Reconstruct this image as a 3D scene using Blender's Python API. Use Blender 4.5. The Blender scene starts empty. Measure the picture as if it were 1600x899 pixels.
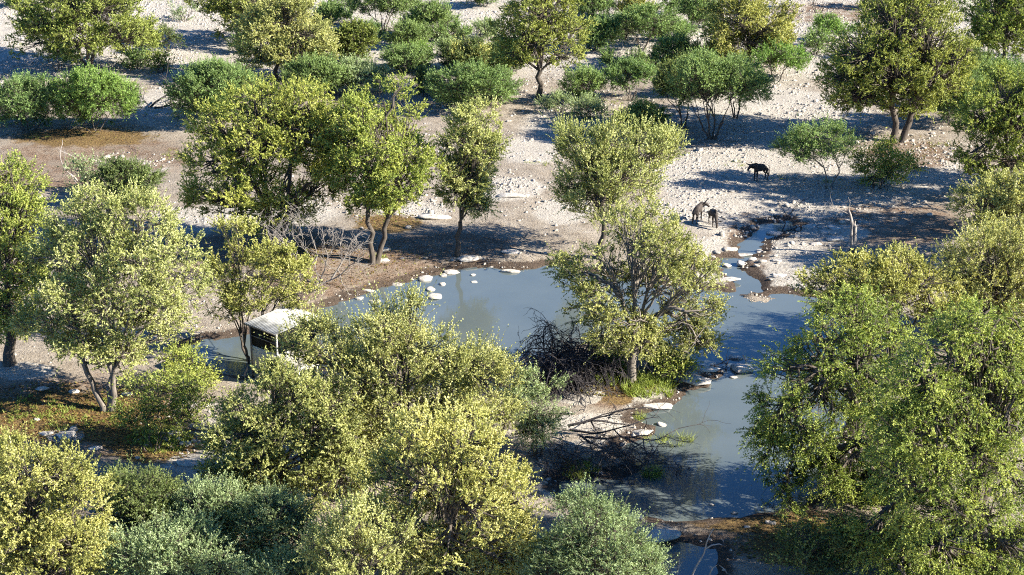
import bpy, math, random
import numpy as np

# ------------------------------------------------------------------ camera, sky, sun, exposure
SC = bpy.context.scene
COL = SC.collection
FPX, TH, CH = 2800.0, math.radians(19.74), 40.9      # focal length in px of a 1600 px frame, pitch, height
cd = bpy.data.cameras.new('camera'); cam = bpy.data.objects.new('camera', cd); COL.objects.link(cam)
cam.location = (0, 0, CH); cam.rotation_euler = (math.pi/2 - TH, 0, 0)
cd.sensor_width = 36.0; cd.lens = 36.0*FPX/1600.0; cd.clip_start = 0.5; cd.clip_end = 9000
SC.camera = cam
SUN_EL, SUN_AZ = math.radians(29.0), math.radians(106.0)   # azimuth clockwise from +Y
w = bpy.data.worlds.new('World'); SC.world = w; w.use_nodes = True
nt = w.node_tree
sky = nt.nodes.new('ShaderNodeTexSky'); sky.sky_type = 'NISHITA'; sky.sun_disc = False
sky.sun_elevation = SUN_EL; sky.sun_rotation = SUN_AZ
sky.altitude = 1100; sky.air_density = 1.0; sky.dust_density = 0.1; sky.ozone_density = 4.0
bg = nt.nodes['Background']; bg.inputs['Strength'].default_value = 0.057
tint = nt.nodes.new('ShaderNodeMix'); tint.data_type = 'RGBA'; tint.blend_type = 'MULTIPLY'; tint.inputs['Factor'].default_value = 1
tint.inputs['B'].default_value = (0.52, 0.90, 1.24, 1)
nt.links.new(sky.outputs['Color'], tint.inputs['A']); nt.links.new(tint.outputs['Result'], bg.inputs['Color'])
sd = bpy.data.lights.new('sun', 'SUN'); sd.energy = 5.0; sd.angle = math.radians(0.5); sd.color = (1.0, 0.93, 0.80)
sun = bpy.data.objects.new('sun', sd); COL.objects.link(sun)
sun.rotation_euler = (math.pi/2 - SUN_EL, 0, math.pi - SUN_AZ)
SC.view_settings.view_transform = 'Standard'; SC.view_settings.look = 'None'
SC.view_settings.gamma = 1; SC.view_settings.use_curve_mapping = False
SC.view_settings.exposure = 1.8
cy = SC.cycles
cy.max_bounces = 5; cy.diffuse_bounces = 3; cy.glossy_bounces = 2; cy.transmission_bounces = 3
cy.transparent_max_bounces = 4; cy.caustics_reflective = False; cy.caustics_refractive = False
cy.use_denoising = False; cy.use_adaptive_sampling = True; cy.adaptive_threshold = 0.02
SC.render.film_transparent = False; SC.render.use_persistent_data = False
cy.pixel_filter_type = 'BLACKMAN_HARRIS'; cy.filter_width = 1.1

# ------------------------------------------------------------------ camera maths: photo pixels (1600 x 899) to the place
ST, CT = math.sin(TH), math.cos(TH)
def ray(px, py):
    u = (px-800.0)/FPX; v = (449.5-py)/FPX
    return np.array([u, CT + v*ST, -ST + v*CT])
def at_z(px, py, z=0.0):
    d = ray(px, py); t = (z-CH)/d[2]
    return np.array([d[0]*t, d[1]*t, z])
def at_y(px, py, Y):                                   # point of the pixel's ray on the upright plane y = Y
    d = ray(px, py); t = Y/d[1]
    return np.array([d[0]*t, Y, CH + d[2]*t])
def project(x, y, z):
    zc = y*CT - (z-CH)*ST; yc = y*ST + (z-CH)*CT
    zc = np.maximum(zc, 1e-3)
    return 800 + FPX*x/zc, 449.5 - FPX*yc/zc, zc
def scale_at(p):
    return FPX/(p[1]*CT - (p[2]-CH)*ST)

# ------------------------------------------------------------------ noise and the lie of the land
def vnoise(x, y, seed=0):
    xi = np.floor(x).astype(np.int64); yi = np.floor(y).astype(np.int64)
    fx = x-xi; fy = y-yi; fx = fx*fx*(3-2*fx); fy = fy*fy*(3-2*fy)
    def h(a, b):
        n = (a*374761393 + b*668265263 + seed*974634541) & 0xffffffff
        n = ((n ^ (n >> 13))*1274126177) & 0xffffffff
        n = n ^ (n >> 16)
        return (n & 0xffff)/65535.0
    return (h(xi,yi)*(1-fx)+h(xi+1,yi)*fx)*(1-fy) + (h(xi,yi+1)*(1-fx)+h(xi+1,yi+1)*fx)*fy
def fbm(x, y, seed=0, octv=4):
    s = 0.0; a = 0.5; t = 0.0
    for k in range(octv):
        s = s + a*vnoise(x*2**k, y*2**k, seed+k*17); t += a; a *= 0.5
    return s/t

POND = [(505,480),(540,470),(575,457),(600,448),(625,444),(648,437),(680,429),(710,423),(730,419),(765,417),(790,421),(815,421),
 (835,419),(862,417),(900,424),(960,434),(1040,447),(1090,452),(1125,456),(1155,457),(1190,460),(1222,459),(1262,462),(1300,472),(1335,495),
 (1345,545),(1330,605),(1315,680),(1310,735),(1282,772),(1232,797),(1170,803),(1130,806),(1098,816),(1040,815),(1000,808),
 (955,812),(900,795),(868,772),(872,752),(920,747),(990,747),(1006,735),(985,718),(962,702),(990,692),(1026,672),(1020,664),(1000,662),
 (992,655),(1000,646),(1030,640),(1058,629),(1072,619),(1064,612),(1088,607),(1112,598),(1128,584),(1122,574),(1090,570),(1070,558),
 (1045,542),(1000,528),(940,530),(880,548),(856,566),(842,588),(828,606),(800,616),(740,612),(690,602),(600,585),(520,577),(470,575),
 (400,592),(345,584),(300,563),(284,546),(325,532),(385,524),(440,516),(478,508),(490,492)]
CREEK = [(1170,370),(1154,378),(1152,392),(1164,402),(1130,404),(1122,415),(1130,428),(1148,440),(1152,462),(1192,464),(1184,440),
 (1160,424),(1152,412),(1180,401),(1186,388),(1190,379),(1212,372),(1236,362),(1244,352),(1226,345),(1192,351)]
POOL = [(1022,862),(1040,853),(1066,846),(1092,851),(1112,858),(1127,871),(1119,882),(1124,893),(1108,908),(1096,930),(1050,945),(1000,940),(1008,885)]
def to_world(poly): return np.array([at_z(*p)[:2] for p in poly])
WP, WC, WL = to_world(POND), to_world(CREEK), to_world(POOL)
def sdf(x, y, poly):
    d2 = np.full(x.shape, 1e18); inside = np.zeros(x.shape, bool)
    n = len(poly)
    for i in range(n):
        a = poly[i]; b = poly[(i+1) % n]; e = b-a
        px = x-a[0]; py = y-a[1]
        t = np.clip((px*e[0]+py*e[1])/(e@e+1e-12), 0, 1)
        d2 = np.minimum(d2, (px-t*e[0])**2+(py-t*e[1])**2)
        c = ((a[1] > y) != (b[1] > y))
        with np.errstate(divide='ignore', invalid='ignore'):
            xs = (b[0]-a[0])*(y-a[1])/(b[1]-a[1]) + a[0]
        inside ^= c & (x < xs)
    d = np.sqrt(d2)
    return np.where(inside, -d, d)
def shore(x, y):
    x = np.asarray(x, float); y = np.asarray(y, float)
    out = np.full(x.shape, 60.0)
    m = (x > -55) & (x < 55) & (y > 60) & (y < 170)
    if m.any():
        xx = x[m] + (fbm(x[m]*1.3, y[m]*1.3, 5, 4)-.5)*1.0; yy = y[m] + (fbm(x[m]*1.3, y[m]*1.3, 9, 4)-.5)*1.2
        out[m] = np.minimum(np.minimum(sdf(xx, yy, WP), sdf(xx, yy, WC)), sdf(xx, yy, WL))
    return out
def ell(px, py, cx, cy_, rx, ry, soft=0.35):
    d = np.sqrt(((px-cx)/rx)**2 + ((py-cy_)/ry)**2)
    return np.clip((1+soft-d)/(2*soft), 0, 1)
def height(x, y, s=None):
    x = np.asarray(x, float); y = np.asarray(y, float)
    if s is None: s = shore(x, y)
    up = 0.03 + 0.30*(1-np.exp(-np.maximum(s,0)/0.9)) + 0.25*(1-np.exp(-np.maximum(s,0)/9.0))
    dn = -0.02 - 0.55*(1-np.exp(np.minimum(s,0)/1.2))
    k = np.clip(s/5.0, 0, 1)
    h = np.where(s > 0, up, dn) + k*((fbm(x/14, y/14, 3, 3)-.5)*0.9 + (fbm(x/2.2, y/2.2, 8, 3)-.5)*0.16)
    h = h + np.clip(s/0.6, 0, 1)*(fbm(x*1.1, y*1.1, 21, 2)-.5)*0.10
    px, py, _ = project(x, y, np.zeros_like(x))
    bar = ell(px, py, 1176, 468, 52, 7.5, .5)*0.62
    h = np.where(s < 0, h + bar*np.clip(fbm(x*1.5, y*1.5, 33, 2)*1.5, .5, 1.2), h)
    return h
def ground(px, py):                                    # the point of the land seen at a pixel
    p = at_z(px, py, 0.0)
    for _ in range(6):
        z = float(height(np.array([p[0]]), np.array([p[1]]))[0])
        p = at_z(px, py, max(z, 0.0))
    return p

# ------------------------------------------------------------------ mesh and object helpers
def new_mesh(name, V, F, mat, tone=None, smooth=False):
    """V (n,3); F (m,k) int, every face k corners."""
    me = bpy.data.meshes.new(name)
    V = np.asarray(V, np.float32); F = np.asarray(F, np.int32)
    m, k = F.shape
    me.vertices.add(len(V)); me.vertices.foreach_set('co', V.ravel())
    me.loops.add(m*k); me.loops.foreach_set('vertex_index', F.ravel())
    me.polygons.add(m); me.polygons.foreach_set('loop_start', np.arange(0, m*k, k, dtype=np.int32))
    if smooth: me.polygons.foreach_set('use_smooth', np.ones(m, bool))
    if tone is not None:
        at = me.attributes.new('tone', 'FLOAT', 'FACE'); at.data.foreach_set('value', np.asarray(tone, np.float32))
    me.update(calc_edges=True)
    me.materials.append(mat)
    return me
def obj(name, me, parent=None):
    o = bpy.data.objects.new(name, me); COL.objects.link(o)
    if parent is not None: o.parent = parent
    return o
def tag(o, label=None, cat=None, group=None, kind=None):
    if label: o['label'] = label
    if cat: o['category'] = cat
    if group: o['group'] = group
    if kind: o['kind'] = kind
    return o
def root(name, loc, label, cat, group=None, rz=0.0):
    o = obj(name, None); o.location = [float(v) for v in loc]; o.rotation_euler = (0, 0, rz); o.empty_display_size = 0.3
    return tag(o, label, cat, group)
def tubes(P, R, sides=5):
    """P (n,k,3) polylines, R (n,k) radii -> V, F (quads)"""
    P = np.asarray(P, float); R = np.asarray(R, float)
    n, k, _ = P.shape
    T = np.empty_like(P); T[:,1:-1] = P[:,2:]-P[:,:-2]; T[:,0] = P[:,1]-P[:,0]; T[:,-1] = P[:,-1]-P[:,-2]
    T /= np.linalg.norm(T, axis=2, keepdims=True)+1e-9
    ref = np.where(np.abs(T[:,:1,2:3]) > 0.9, np.array([1.,0,0]), np.array([0,0,1.]))
    ref = np.broadcast_to(ref, T.shape)
    A = np.cross(T, ref); A /= np.linalg.norm(A, axis=2, keepdims=True)+1e-9
    B = np.cross(T, A)
    a = np.arange(sides)*2*math.pi/sides
    V = P[:,:,None,:] + R[:,:,None,None]*(A[:,:,None,:]*np.cos(a)[None,None,:,None] + B[:,:,None,:]*np.sin(a)[None,None,:,None])
    idx = np.arange(n*k*sides).reshape(n, k, sides)
    i0 = idx[:,:-1,:]; i1 = idx[:,1:,:]
    F = np.stack([i0, np.roll(i0,-1,2), np.roll(i1,-1,2), i1], -1).reshape(-1,4)
    return V.reshape(-1,3), F
def merge(parts):
    Vs, Fs, n = [], [], 0
    for V, F in parts:
        Vs.append(V); Fs.append(F+n); n += len(V)
    return np.concatenate(Vs), np.concatenate(Fs)
def unit(v): return v/(np.linalg.norm(v, axis=-1, keepdims=True)+1e-9)
def box(c, s):
    x,y,z = s[0]/2, s[1]/2, s[2]/2
    V = np.array([[-x,-y,-z],[x,-y,-z],[x,y,-z],[-x,y,-z],[-x,-y,z],[x,-y,z],[x,y,z],[-x,y,z]])+np.array(c)
    F = np.array([[0,3,2,1],[4,5,6,7],[0,1,5,4],[1,2,6,5],[2,3,7,6],[3,0,4,7]])
    return V, F

# ------------------------------------------------------------------ materials
def mat(name):
    m = bpy.data.materials.new(name); m.use_nodes = True
    return m, m.node_tree, m.node_tree.nodes, m.node_tree.links
def noise(n, l, scale, detail=4, rough=.6, src=None):
    t = n.new('ShaderNodeTexNoise'); t.inputs['Scale'].default_value = scale
    t.inputs['Detail'].default_value = detail; t.inputs['Roughness'].default_value = rough
    if src: l.new(src, t.inputs['Vector'])
    return t
def ramp(n, l, fac, stops):
    r = n.new('ShaderNodeValToRGB'); l.new(fac, r.inputs['Fac'])
    e = r.color_ramp.elements
    while len(e) < len(stops): e.new(0.5)
    for k, (p, c) in enumerate(stops): e[k].position = p; e[k].color = (*c, 1)
    return r
def mixc(n, l, fac, a, b, mode='MIX'):
    m = n.new('ShaderNodeMix'); m.data_type = 'RGBA'; m.blend_type = mode
    for sock, v in ((m.inputs['Factor'], fac), (m.inputs['A'], a), (m.inputs['B'], b)):
        if isinstance(v, (int, float)): sock.default_value = v
        elif isinstance(v, tuple): sock.default_value = (*v, 1)
        else: l.new(v, sock)
    return m.outputs['Result']
def math_(n, l, op, a, b=None):
    m = n.new('ShaderNodeMath'); m.operation = op
    for s, v in zip(m.inputs, (a, b)):
        if v is None: continue
        if isinstance(v, (int, float)): s.default_value = v
        else: l.new(v, s)
    return m.outputs[0]
def attr(n, name):
    a = n.new('ShaderNodeAttribute'); a.attribute_name = name
    return a.outputs['Fac']

def leaf_mat(name, dark, mid, tip, trans=0.32):
    m, t, n, l = mat(name)
    out = n['Material Output']; n.remove(n['Principled BSDF'])
    r = ramp(n, l, attr(n, 'tone'), [(0.0, dark), (0.5, mid), (1.0, tip)])
    oi = n.new('ShaderNodeObjectInfo')
    hs = n.new('ShaderNodeHueSaturation'); l.new(r.outputs['Color'], hs.inputs['Color'])
    mr = n.new('ShaderNodeMapRange'); l.new(oi.outputs['Random'], mr.inputs['Value'])
    mr.inputs['To Min'].default_value = 0.497; mr.inputs['To Max'].default_value = 0.512
    l.new(mr.outputs['Result'], hs.inputs['Hue'])
    d = n.new('ShaderNodeBsdfDiffuse'); tr = n.new('ShaderNodeBsdfTranslucent'); g = n.new('ShaderNodeBsdfGlossy')
    g.inputs['Roughness'].default_value = 0.6; g.inputs['Color'].default_value = (.9,.9,.9,1)
    l.new(hs.outputs['Color'], d.inputs['Color'])
    tc = mixc(n, l, 1.0, hs.outputs['Color'], (1.15, 1.08, 0.5), 'MULTIPLY')
    l.new(tc, tr.inputs['Color'])
    a = n.new('ShaderNodeMixShader'); a.inputs[0].default_value = trans
    l.new(d.outputs[0], a.inputs[1]); l.new(tr.outputs[0], a.inputs[2])
    b = n.new('ShaderNodeMixShader'); b.inputs[0].default_value = 0.018
    l.new(a.outputs[0], b.inputs[1]); l.new(g.outputs[0], b.inputs[2])
    l.new(b.outputs[0], out.inputs['Surface'])
    return m
LEAF = {
 'yellow': leaf_mat('leaves_yellow_green', (0.11,0.125,0.030), (0.39,0.395,0.110), (0.64,0.61,0.245)),
 'pale':   leaf_mat('leaves_pale_green',   (0.11,0.13,0.040), (0.385,0.40,0.130), (0.64,0.62,0.285)),
 'green':  leaf_mat('leaves_green',        (0.07,0.105,0.025), (0.25,0.305,0.060), (0.47,0.495,0.125)),
 'olive':  leaf_mat('leaves_olive',        (0.075,0.105,0.025), (0.23,0.272,0.056), (0.42,0.45,0.125)),
 'acacia': leaf_mat('leaves_fine_green',   (0.065,0.115,0.036), (0.175,0.26,0.080), (0.30,0.40,0.135)),
 'bright': leaf_mat('leaves_bright_green', (0.08,0.145,0.030), (0.185,0.31,0.065), (0.32,0.45,0.115)),
 'grey':   leaf_mat('leaves_grey_green',   (0.11,0.155,0.065), (0.26,0.34,0.150), (0.46,0.54,0.285)),
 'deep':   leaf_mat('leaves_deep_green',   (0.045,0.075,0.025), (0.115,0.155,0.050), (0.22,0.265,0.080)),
 'litter': leaf_mat('leaf_litter', (0.08,0.045,0.020), (0.19,0.11,0.04), (0.18,0.19,0.04), 0.15),
}
def wood_mat(name, a, b, rough=.9, sc=9):
    m, t, n, l = mat(name)
    p = n['Principled BSDF']; p.inputs['Roughness'].default_value = rough; p.inputs['Specular IOR Level'].default_value = .2
    tc = n.new('ShaderNodeTexCoord'); mp = n.new('ShaderNodeMapping'); mp.inputs['Scale'].default_value = (1,1,.25)
    l.new(tc.outputs['Object'], mp.inputs['Vector'])
    nz = noise(n, l, sc, 5, .65, mp.outputs['Vector'])
    r = ramp(n, l, nz.outputs['Fac'], [(.3, a), (.7, b)])
    l.new(r.outputs['Color'], p.inputs['Base Color'])
    bp = n.new('ShaderNodeBump'); bp.inputs['Strength'].default_value = .6; bp.inputs['Distance'].default_value = .03
    l.new(nz.outputs['Fac'], bp.inputs['Height']); l.new(bp.outputs['Normal'], p.inputs['Normal'])
    return m
BARK = wood_mat('bark_dark', (0.045,0.036,0.030), (0.13,0.11,0.09))
BARKG = wood_mat('bark_grey', (0.10,0.085,0.07), (0.24,0.21,0.18))
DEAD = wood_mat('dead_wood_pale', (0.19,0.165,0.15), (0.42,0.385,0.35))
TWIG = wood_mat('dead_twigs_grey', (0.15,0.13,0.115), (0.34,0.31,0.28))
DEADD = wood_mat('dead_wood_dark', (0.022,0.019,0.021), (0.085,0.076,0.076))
def rock_mat(name, lo, hi, dirt):
    m, t, n, l = mat(name)
    p = n['Principled BSDF']; p.inputs['Roughness'].default_value = .92; p.inputs['Specular IOR Level'].default_value = .15
    g = n.new('ShaderNodeNewGeometry'); oi = n.new('ShaderNodeObjectInfo')
    nz = noise(n, l, 3.2, 6, .65, g.outputs['Position']); nz2 = noise(n, l, 14, 4, .6, g.outputs['Position'])
    r = ramp(n, l, nz.outputs['Fac'], [(.28, dirt), (.42, lo), (.68, hi)])
    c = mixc(n, l, .35, r.outputs['Color'], nz2.outputs['Color'], 'SOFT_LIGHT')
    l.new(c, p.inputs['Base Color'])
    bp = n.new('ShaderNodeBump'); bp.inputs['Strength'].default_value = .8; bp.inputs['Distance'].default_value = .06
    h = math_(n, l, 'ADD', nz.outputs['Fac'], math_(n, l, 'MULTIPLY', nz2.outputs['Fac'], .4))
    l.new(h, bp.inputs['Height']); l.new(bp.outputs['Normal'], p.inputs['Normal'])
    return m
ROCK = rock_mat('limestone_pale', (0.37,0.335,0.295), (0.54,0.505,0.455), (0.20,0.16,0.125))
RUBBLE = rock_mat('limestone_rubble', (0.30,0.27,0.232), (0.45,0.417,0.37), (0.15,0.118,0.088))
def plain(name, c, rough=.8, metal=0.0, var=.12, sc=6):
    m, t, n, l = mat(name)
    p = n['Principled BSDF']; p.inputs['Roughness'].default_value = rough; p.inputs['Metallic'].default_value = metal
    p.inputs['Specular IOR Level'].default_value = .25
    tc = n.new('ShaderNodeTexCoord'); nz = noise(n, l, sc, 5, .65, tc.outputs['Object'])
    r = ramp(n, l, nz.outputs['Fac'], [(.3, tuple(v*(1-var*2) for v in c)), (.7, tuple(min(1, v*(1+var)) for v in c))])
    l.new(r.outputs['Color'], p.inputs['Base Color'])
    return m

def ground_mat():
    m, t, n, l = mat('dry_ground')
    p = n['Principled BSDF']; p.inputs['Roughness'].default_value = .95; p.inputs['Specular IOR Level'].default_value = .1
    g = n.new('ShaderNodeNewGeometry'); P = g.outputs['Position']
    big = noise(n, l, .16, 5, .6, P); mid = noise(n, l, .9, 6, .65, P); fine = noise(n, l, 5.5, 5, .7, P); grit = noise(n, l, 17, 3, .6, P)
    dust = ramp(n, l, mid.outputs['Fac'], [(.25, (.19,.153,.117)), (.5, (.29,.247,.198)), (.75, (.375,.33,.275))]).outputs['Color']
    white = ramp(n, l, fine.outputs['Fac'], [(.28, (.19,.157,.125)), (.42, (.365,.328,.28)), (.65, (.48,.445,.39))]).outputs['Color']
    soil = ramp(n, l, fine.outputs['Fac'], [(.30, (.08,.052,.035)), (.5, (.18,.124,.087)), (.72, (.28,.21,.157))]).outputs['Color']
    lit = ramp(n, l, fine.outputs['Fac'], [(.30, (.07,.045,.024)), (.5, (.16,.105,.048)), (.72, (.26,.19,.075))]).outputs['Color']
    wet = ramp(n, l, fine.outputs['Fac'], [(.3, (.045,.033,.026)), (.7, (.12,.09,.068))]).outputs['Color']
    def mask(name, lo, hi, nz, amt=1.0):
        a = math_(n, l, 'ADD', attr(n, name), math_(n, l, 'MULTIPLY', math_(n, l, 'SUBTRACT', nz, .5), amt))
        mr = n.new('ShaderNodeMapRange'); mr.interpolation_type = 'SMOOTHSTEP'; l.new(a, mr.inputs['Value'])
        mr.inputs['From Min'].default_value = lo; mr.inputs['From Max'].default_value = hi
        return mr.outputs['Result']
    c = mixc(n, l, mask('white', .3, .7, big.outputs['Fac'], 1.2), dust, white)
    c = mixc(n, l, mask('soil', .35, .75, mid.outputs['Fac'], 1.1), c, soil)
    c = mixc(n, l, mask('litter', .35, .7, mid.outputs['Fac'], 1.2), c, lit)
    c = mixc(n, l, mask('ledge', .4, .6, mid.outputs['Fac'], 1.0), c, white)
    c = mixc(n, l, mask('wet', .4, .7, fine.outputs['Fac'], .9), c, wet)
    # small dark bits of dung, twigs and leaf fragments, plus painted shade between stones
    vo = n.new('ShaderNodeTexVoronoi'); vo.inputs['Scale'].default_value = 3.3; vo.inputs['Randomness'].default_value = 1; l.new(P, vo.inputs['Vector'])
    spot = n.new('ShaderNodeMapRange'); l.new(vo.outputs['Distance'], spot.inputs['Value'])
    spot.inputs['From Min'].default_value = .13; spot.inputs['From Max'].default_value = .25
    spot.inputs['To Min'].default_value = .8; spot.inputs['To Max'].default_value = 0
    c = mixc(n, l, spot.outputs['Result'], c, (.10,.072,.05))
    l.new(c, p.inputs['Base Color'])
    h = math_(n, l, 'ADD', math_(n, l, 'MULTIPLY', fine.outputs['Fac'], 1.0), math_(n, l, 'MULTIPLY', grit.outputs['Fac'], .45))
    bp = n.new('ShaderNodeBump'); bp.inputs['Strength'].default_value = .9; bp.inputs['Distance'].default_value = .20
    l.new(h, bp.inputs['Height']); l.new(bp.outputs['Normal'], p.inputs['Normal'])
    return m
def water_mat():
    m, t, n, l = mat('muddy_water')
    p = n['Principled BSDF']; p.inputs['Roughness'].default_value = .025; p.inputs['IOR'].default_value = 1.5
    g = n.new('ShaderNodeNewGeometry'); mp = n.new('ShaderNodeMapping'); mp.inputs['Scale'].default_value = (.5, 1.4, 1)
    l.new(g.outputs['Position'], mp.inputs['Vector'])
    big = noise(n, l, .25, 3, .5, g.outputs['Position'])
    r = ramp(n, l, big.outputs['Fac'], [(.3, (.084,.104,.106)), (.7, (.104,.124,.122))])
    l.new(r.outputs['Color'], p.inputs['Base Color'])
    nz = noise(n, l, 5.0, 3, .55, mp.outputs['Vector'])
    bp = n.new('ShaderNodeBump'); bp.inputs['Strength'].default_value = .08; bp.inputs['Distance'].default_value = .03
    l.new(nz.outputs['Fac'], bp.inputs['Height']); l.new(bp.outputs['Normal'], p.inputs['Normal'])
    return m

# ------------------------------------------------------------------ the land, the water
def graded(lo, hi, step, far):
    a = list(np.arange(lo, hi+step*.5, step)); s = step; up = [a[-1]]; dn = [a[0]]
    while up[-1] < far: s *= 1.25; up.append(up[-1]+s)
    s = step
    while dn[-1] > -far: s *= 1.25; dn.append(dn[-1]-s)
    return np.array(dn[:0:-1]+a+up[1:])
def zones(px, py):
    z = {}
    soil = np.zeros(px.shape)
    for e in [(600,420,130,50),(440,385,160,40),(700,385,130,30),(150,245,190,45),(60,275,120,30),(480,440,90,40),(120,650,260,80),
              (1230,830,200,50),(960,620,70,25),(1400,350,140,40),(1170,385,45,60),(300,400,120,40),(1300,20,120,20),(1420,245,90,30)]:
        soil = np.maximum(soil, ell(px, py, *e))
    z['soil'] = soil*0.62
    white = np.clip((180-py)/90, 0, 1)*0.74
    for e in [(1200,180,170,45),(1190,260,150,40),(1140,320,120,50),(1180,410,130,50),(1330,300,130,60),(1080,270,60,30),(800,295,50,20),(420,335,130,25),(290,345,60,22),
              (270,170,70,35),(880,190,70,25),(300,690,90,60),(1440,270,70,40),(830,235,60,22),(640,330,60,16),(200,260,60,14),(880,330,50,20),(1100,300,70,40)]:
        white = np.maximum(white, ell(px, py, *e)*.85)
    z['white'] = white
    lit = np.zeros(px.shape)
    for e in [(110,650,190,48),(950,597,90,22),(980,620,60,14),(1300,850,160,40),(240,690,80,40),(1180,815,130,20),(610,350,60,16),(440,400,70,22),(130,215,120,16)]:  # the thin ellipse along the near shore puts bank shade into the colour
        lit = np.maximum(lit, ell(px, py, *e))
    z['litter'] = lit*.8
    ledge = np.zeros(px.shape)
    for e in [(945,660,95,14),(1000,680,45,10),(1040,622,50,14),(905,615,40,18),(1090,592,55,13),(1020,640,50,12),(300,722,40,12),(100,681,30,12),(310,634,36,7),(950,692,60,8),(30,580,60,14),
              (1225,445,50,14),(1140,438,22,7),(1165,400,28,7),(775,414,30,4),(730,405,30,6),(1300,365,60,14),(1030,845,60,22),(880,760,40,22)]:
        ledge = np.maximum(ledge, ell(px, py, *e, .4))
    z['ledge'] = ledge
    return z
gx = graded(-70, 70, .36, 2500); gy = graded(60, 232, .36, 4000)
GX, GY = np.meshgrid(gx, gy); X = GX.ravel(); Y = GY.ravel()
S = shore(X, Y); Z = height(X, Y, S)
nx, ny = len(gx), len(gy)
ii = np.arange(nx*ny).reshape(ny, nx)
F = np.stack([ii[:-1,:-1], ii[:-1,1:], ii[1:,1:], ii[1:,:-1]], -1).reshape(-1,4)
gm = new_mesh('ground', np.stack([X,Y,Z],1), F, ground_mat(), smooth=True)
PX, PY, _zc = project(X, Y, Z)
PX = np.where(Y < 20, 9999, PX)
zz = zones(PX, PY)
zz['wet'] = np.clip(1.15-np.abs(S-0.05)/1.25, 0, 1)
zz['ledge'] = np.where(S > 0, zz['ledge'], 0)
for k, v in zz.items():
    a = gm.attributes.new(k, 'FLOAT', 'POINT'); a.data.foreach_set('value', v.astype(np.float32))
tag(obj('ground', gm), kind='structure')
wv = np.array([[-60,55,0],[60,55,0],[60,150,0],[-60,150,0]], float)
tag(obj('water', new_mesh('water', wv, np.array([[0,1,2,3]]), water_mat())), kind='structure')

# ------------------------------------------------------------------ trees
KINDS = {   # clump: m2 of lobe surface per clump; rc clump radius; ns sprays a clump; nl leaves a spray; L,w spray length/width; leaf length, half width; out/up/rnd direction
 'tree':   dict(clump=.62, rc=.50, ns=9, nl=21, L=.55, wd=.11, leaf=.104, hw=.030, out=.7, up=.45, rnd=.55),
 'spiky':  dict(clump=.70, rc=.45, ns=8, nl=23, L=.90, wd=.10, leaf=.100, hw=.029, out=.6, up=.8, rnd=.45),
 'droop':  dict(clump=.66, rc=.55, ns=9, nl=22, L=.75, wd=.14, leaf=.110, hw=.027, out=.9, up=-.25, rnd=.6),
 'fine':   dict(clump=.50, rc=.45, ns=10, nl=18, L=.62, wd=.11, leaf=.115, hw=.020, out=.8, up=.55, rnd=.45),
 'wispy':  dict(clump=.95, rc=.50, ns=6, nl=10, L=.70, wd=.14, leaf=.130, hw=.035, out=.7, up=.4, rnd=.7),
}
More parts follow.
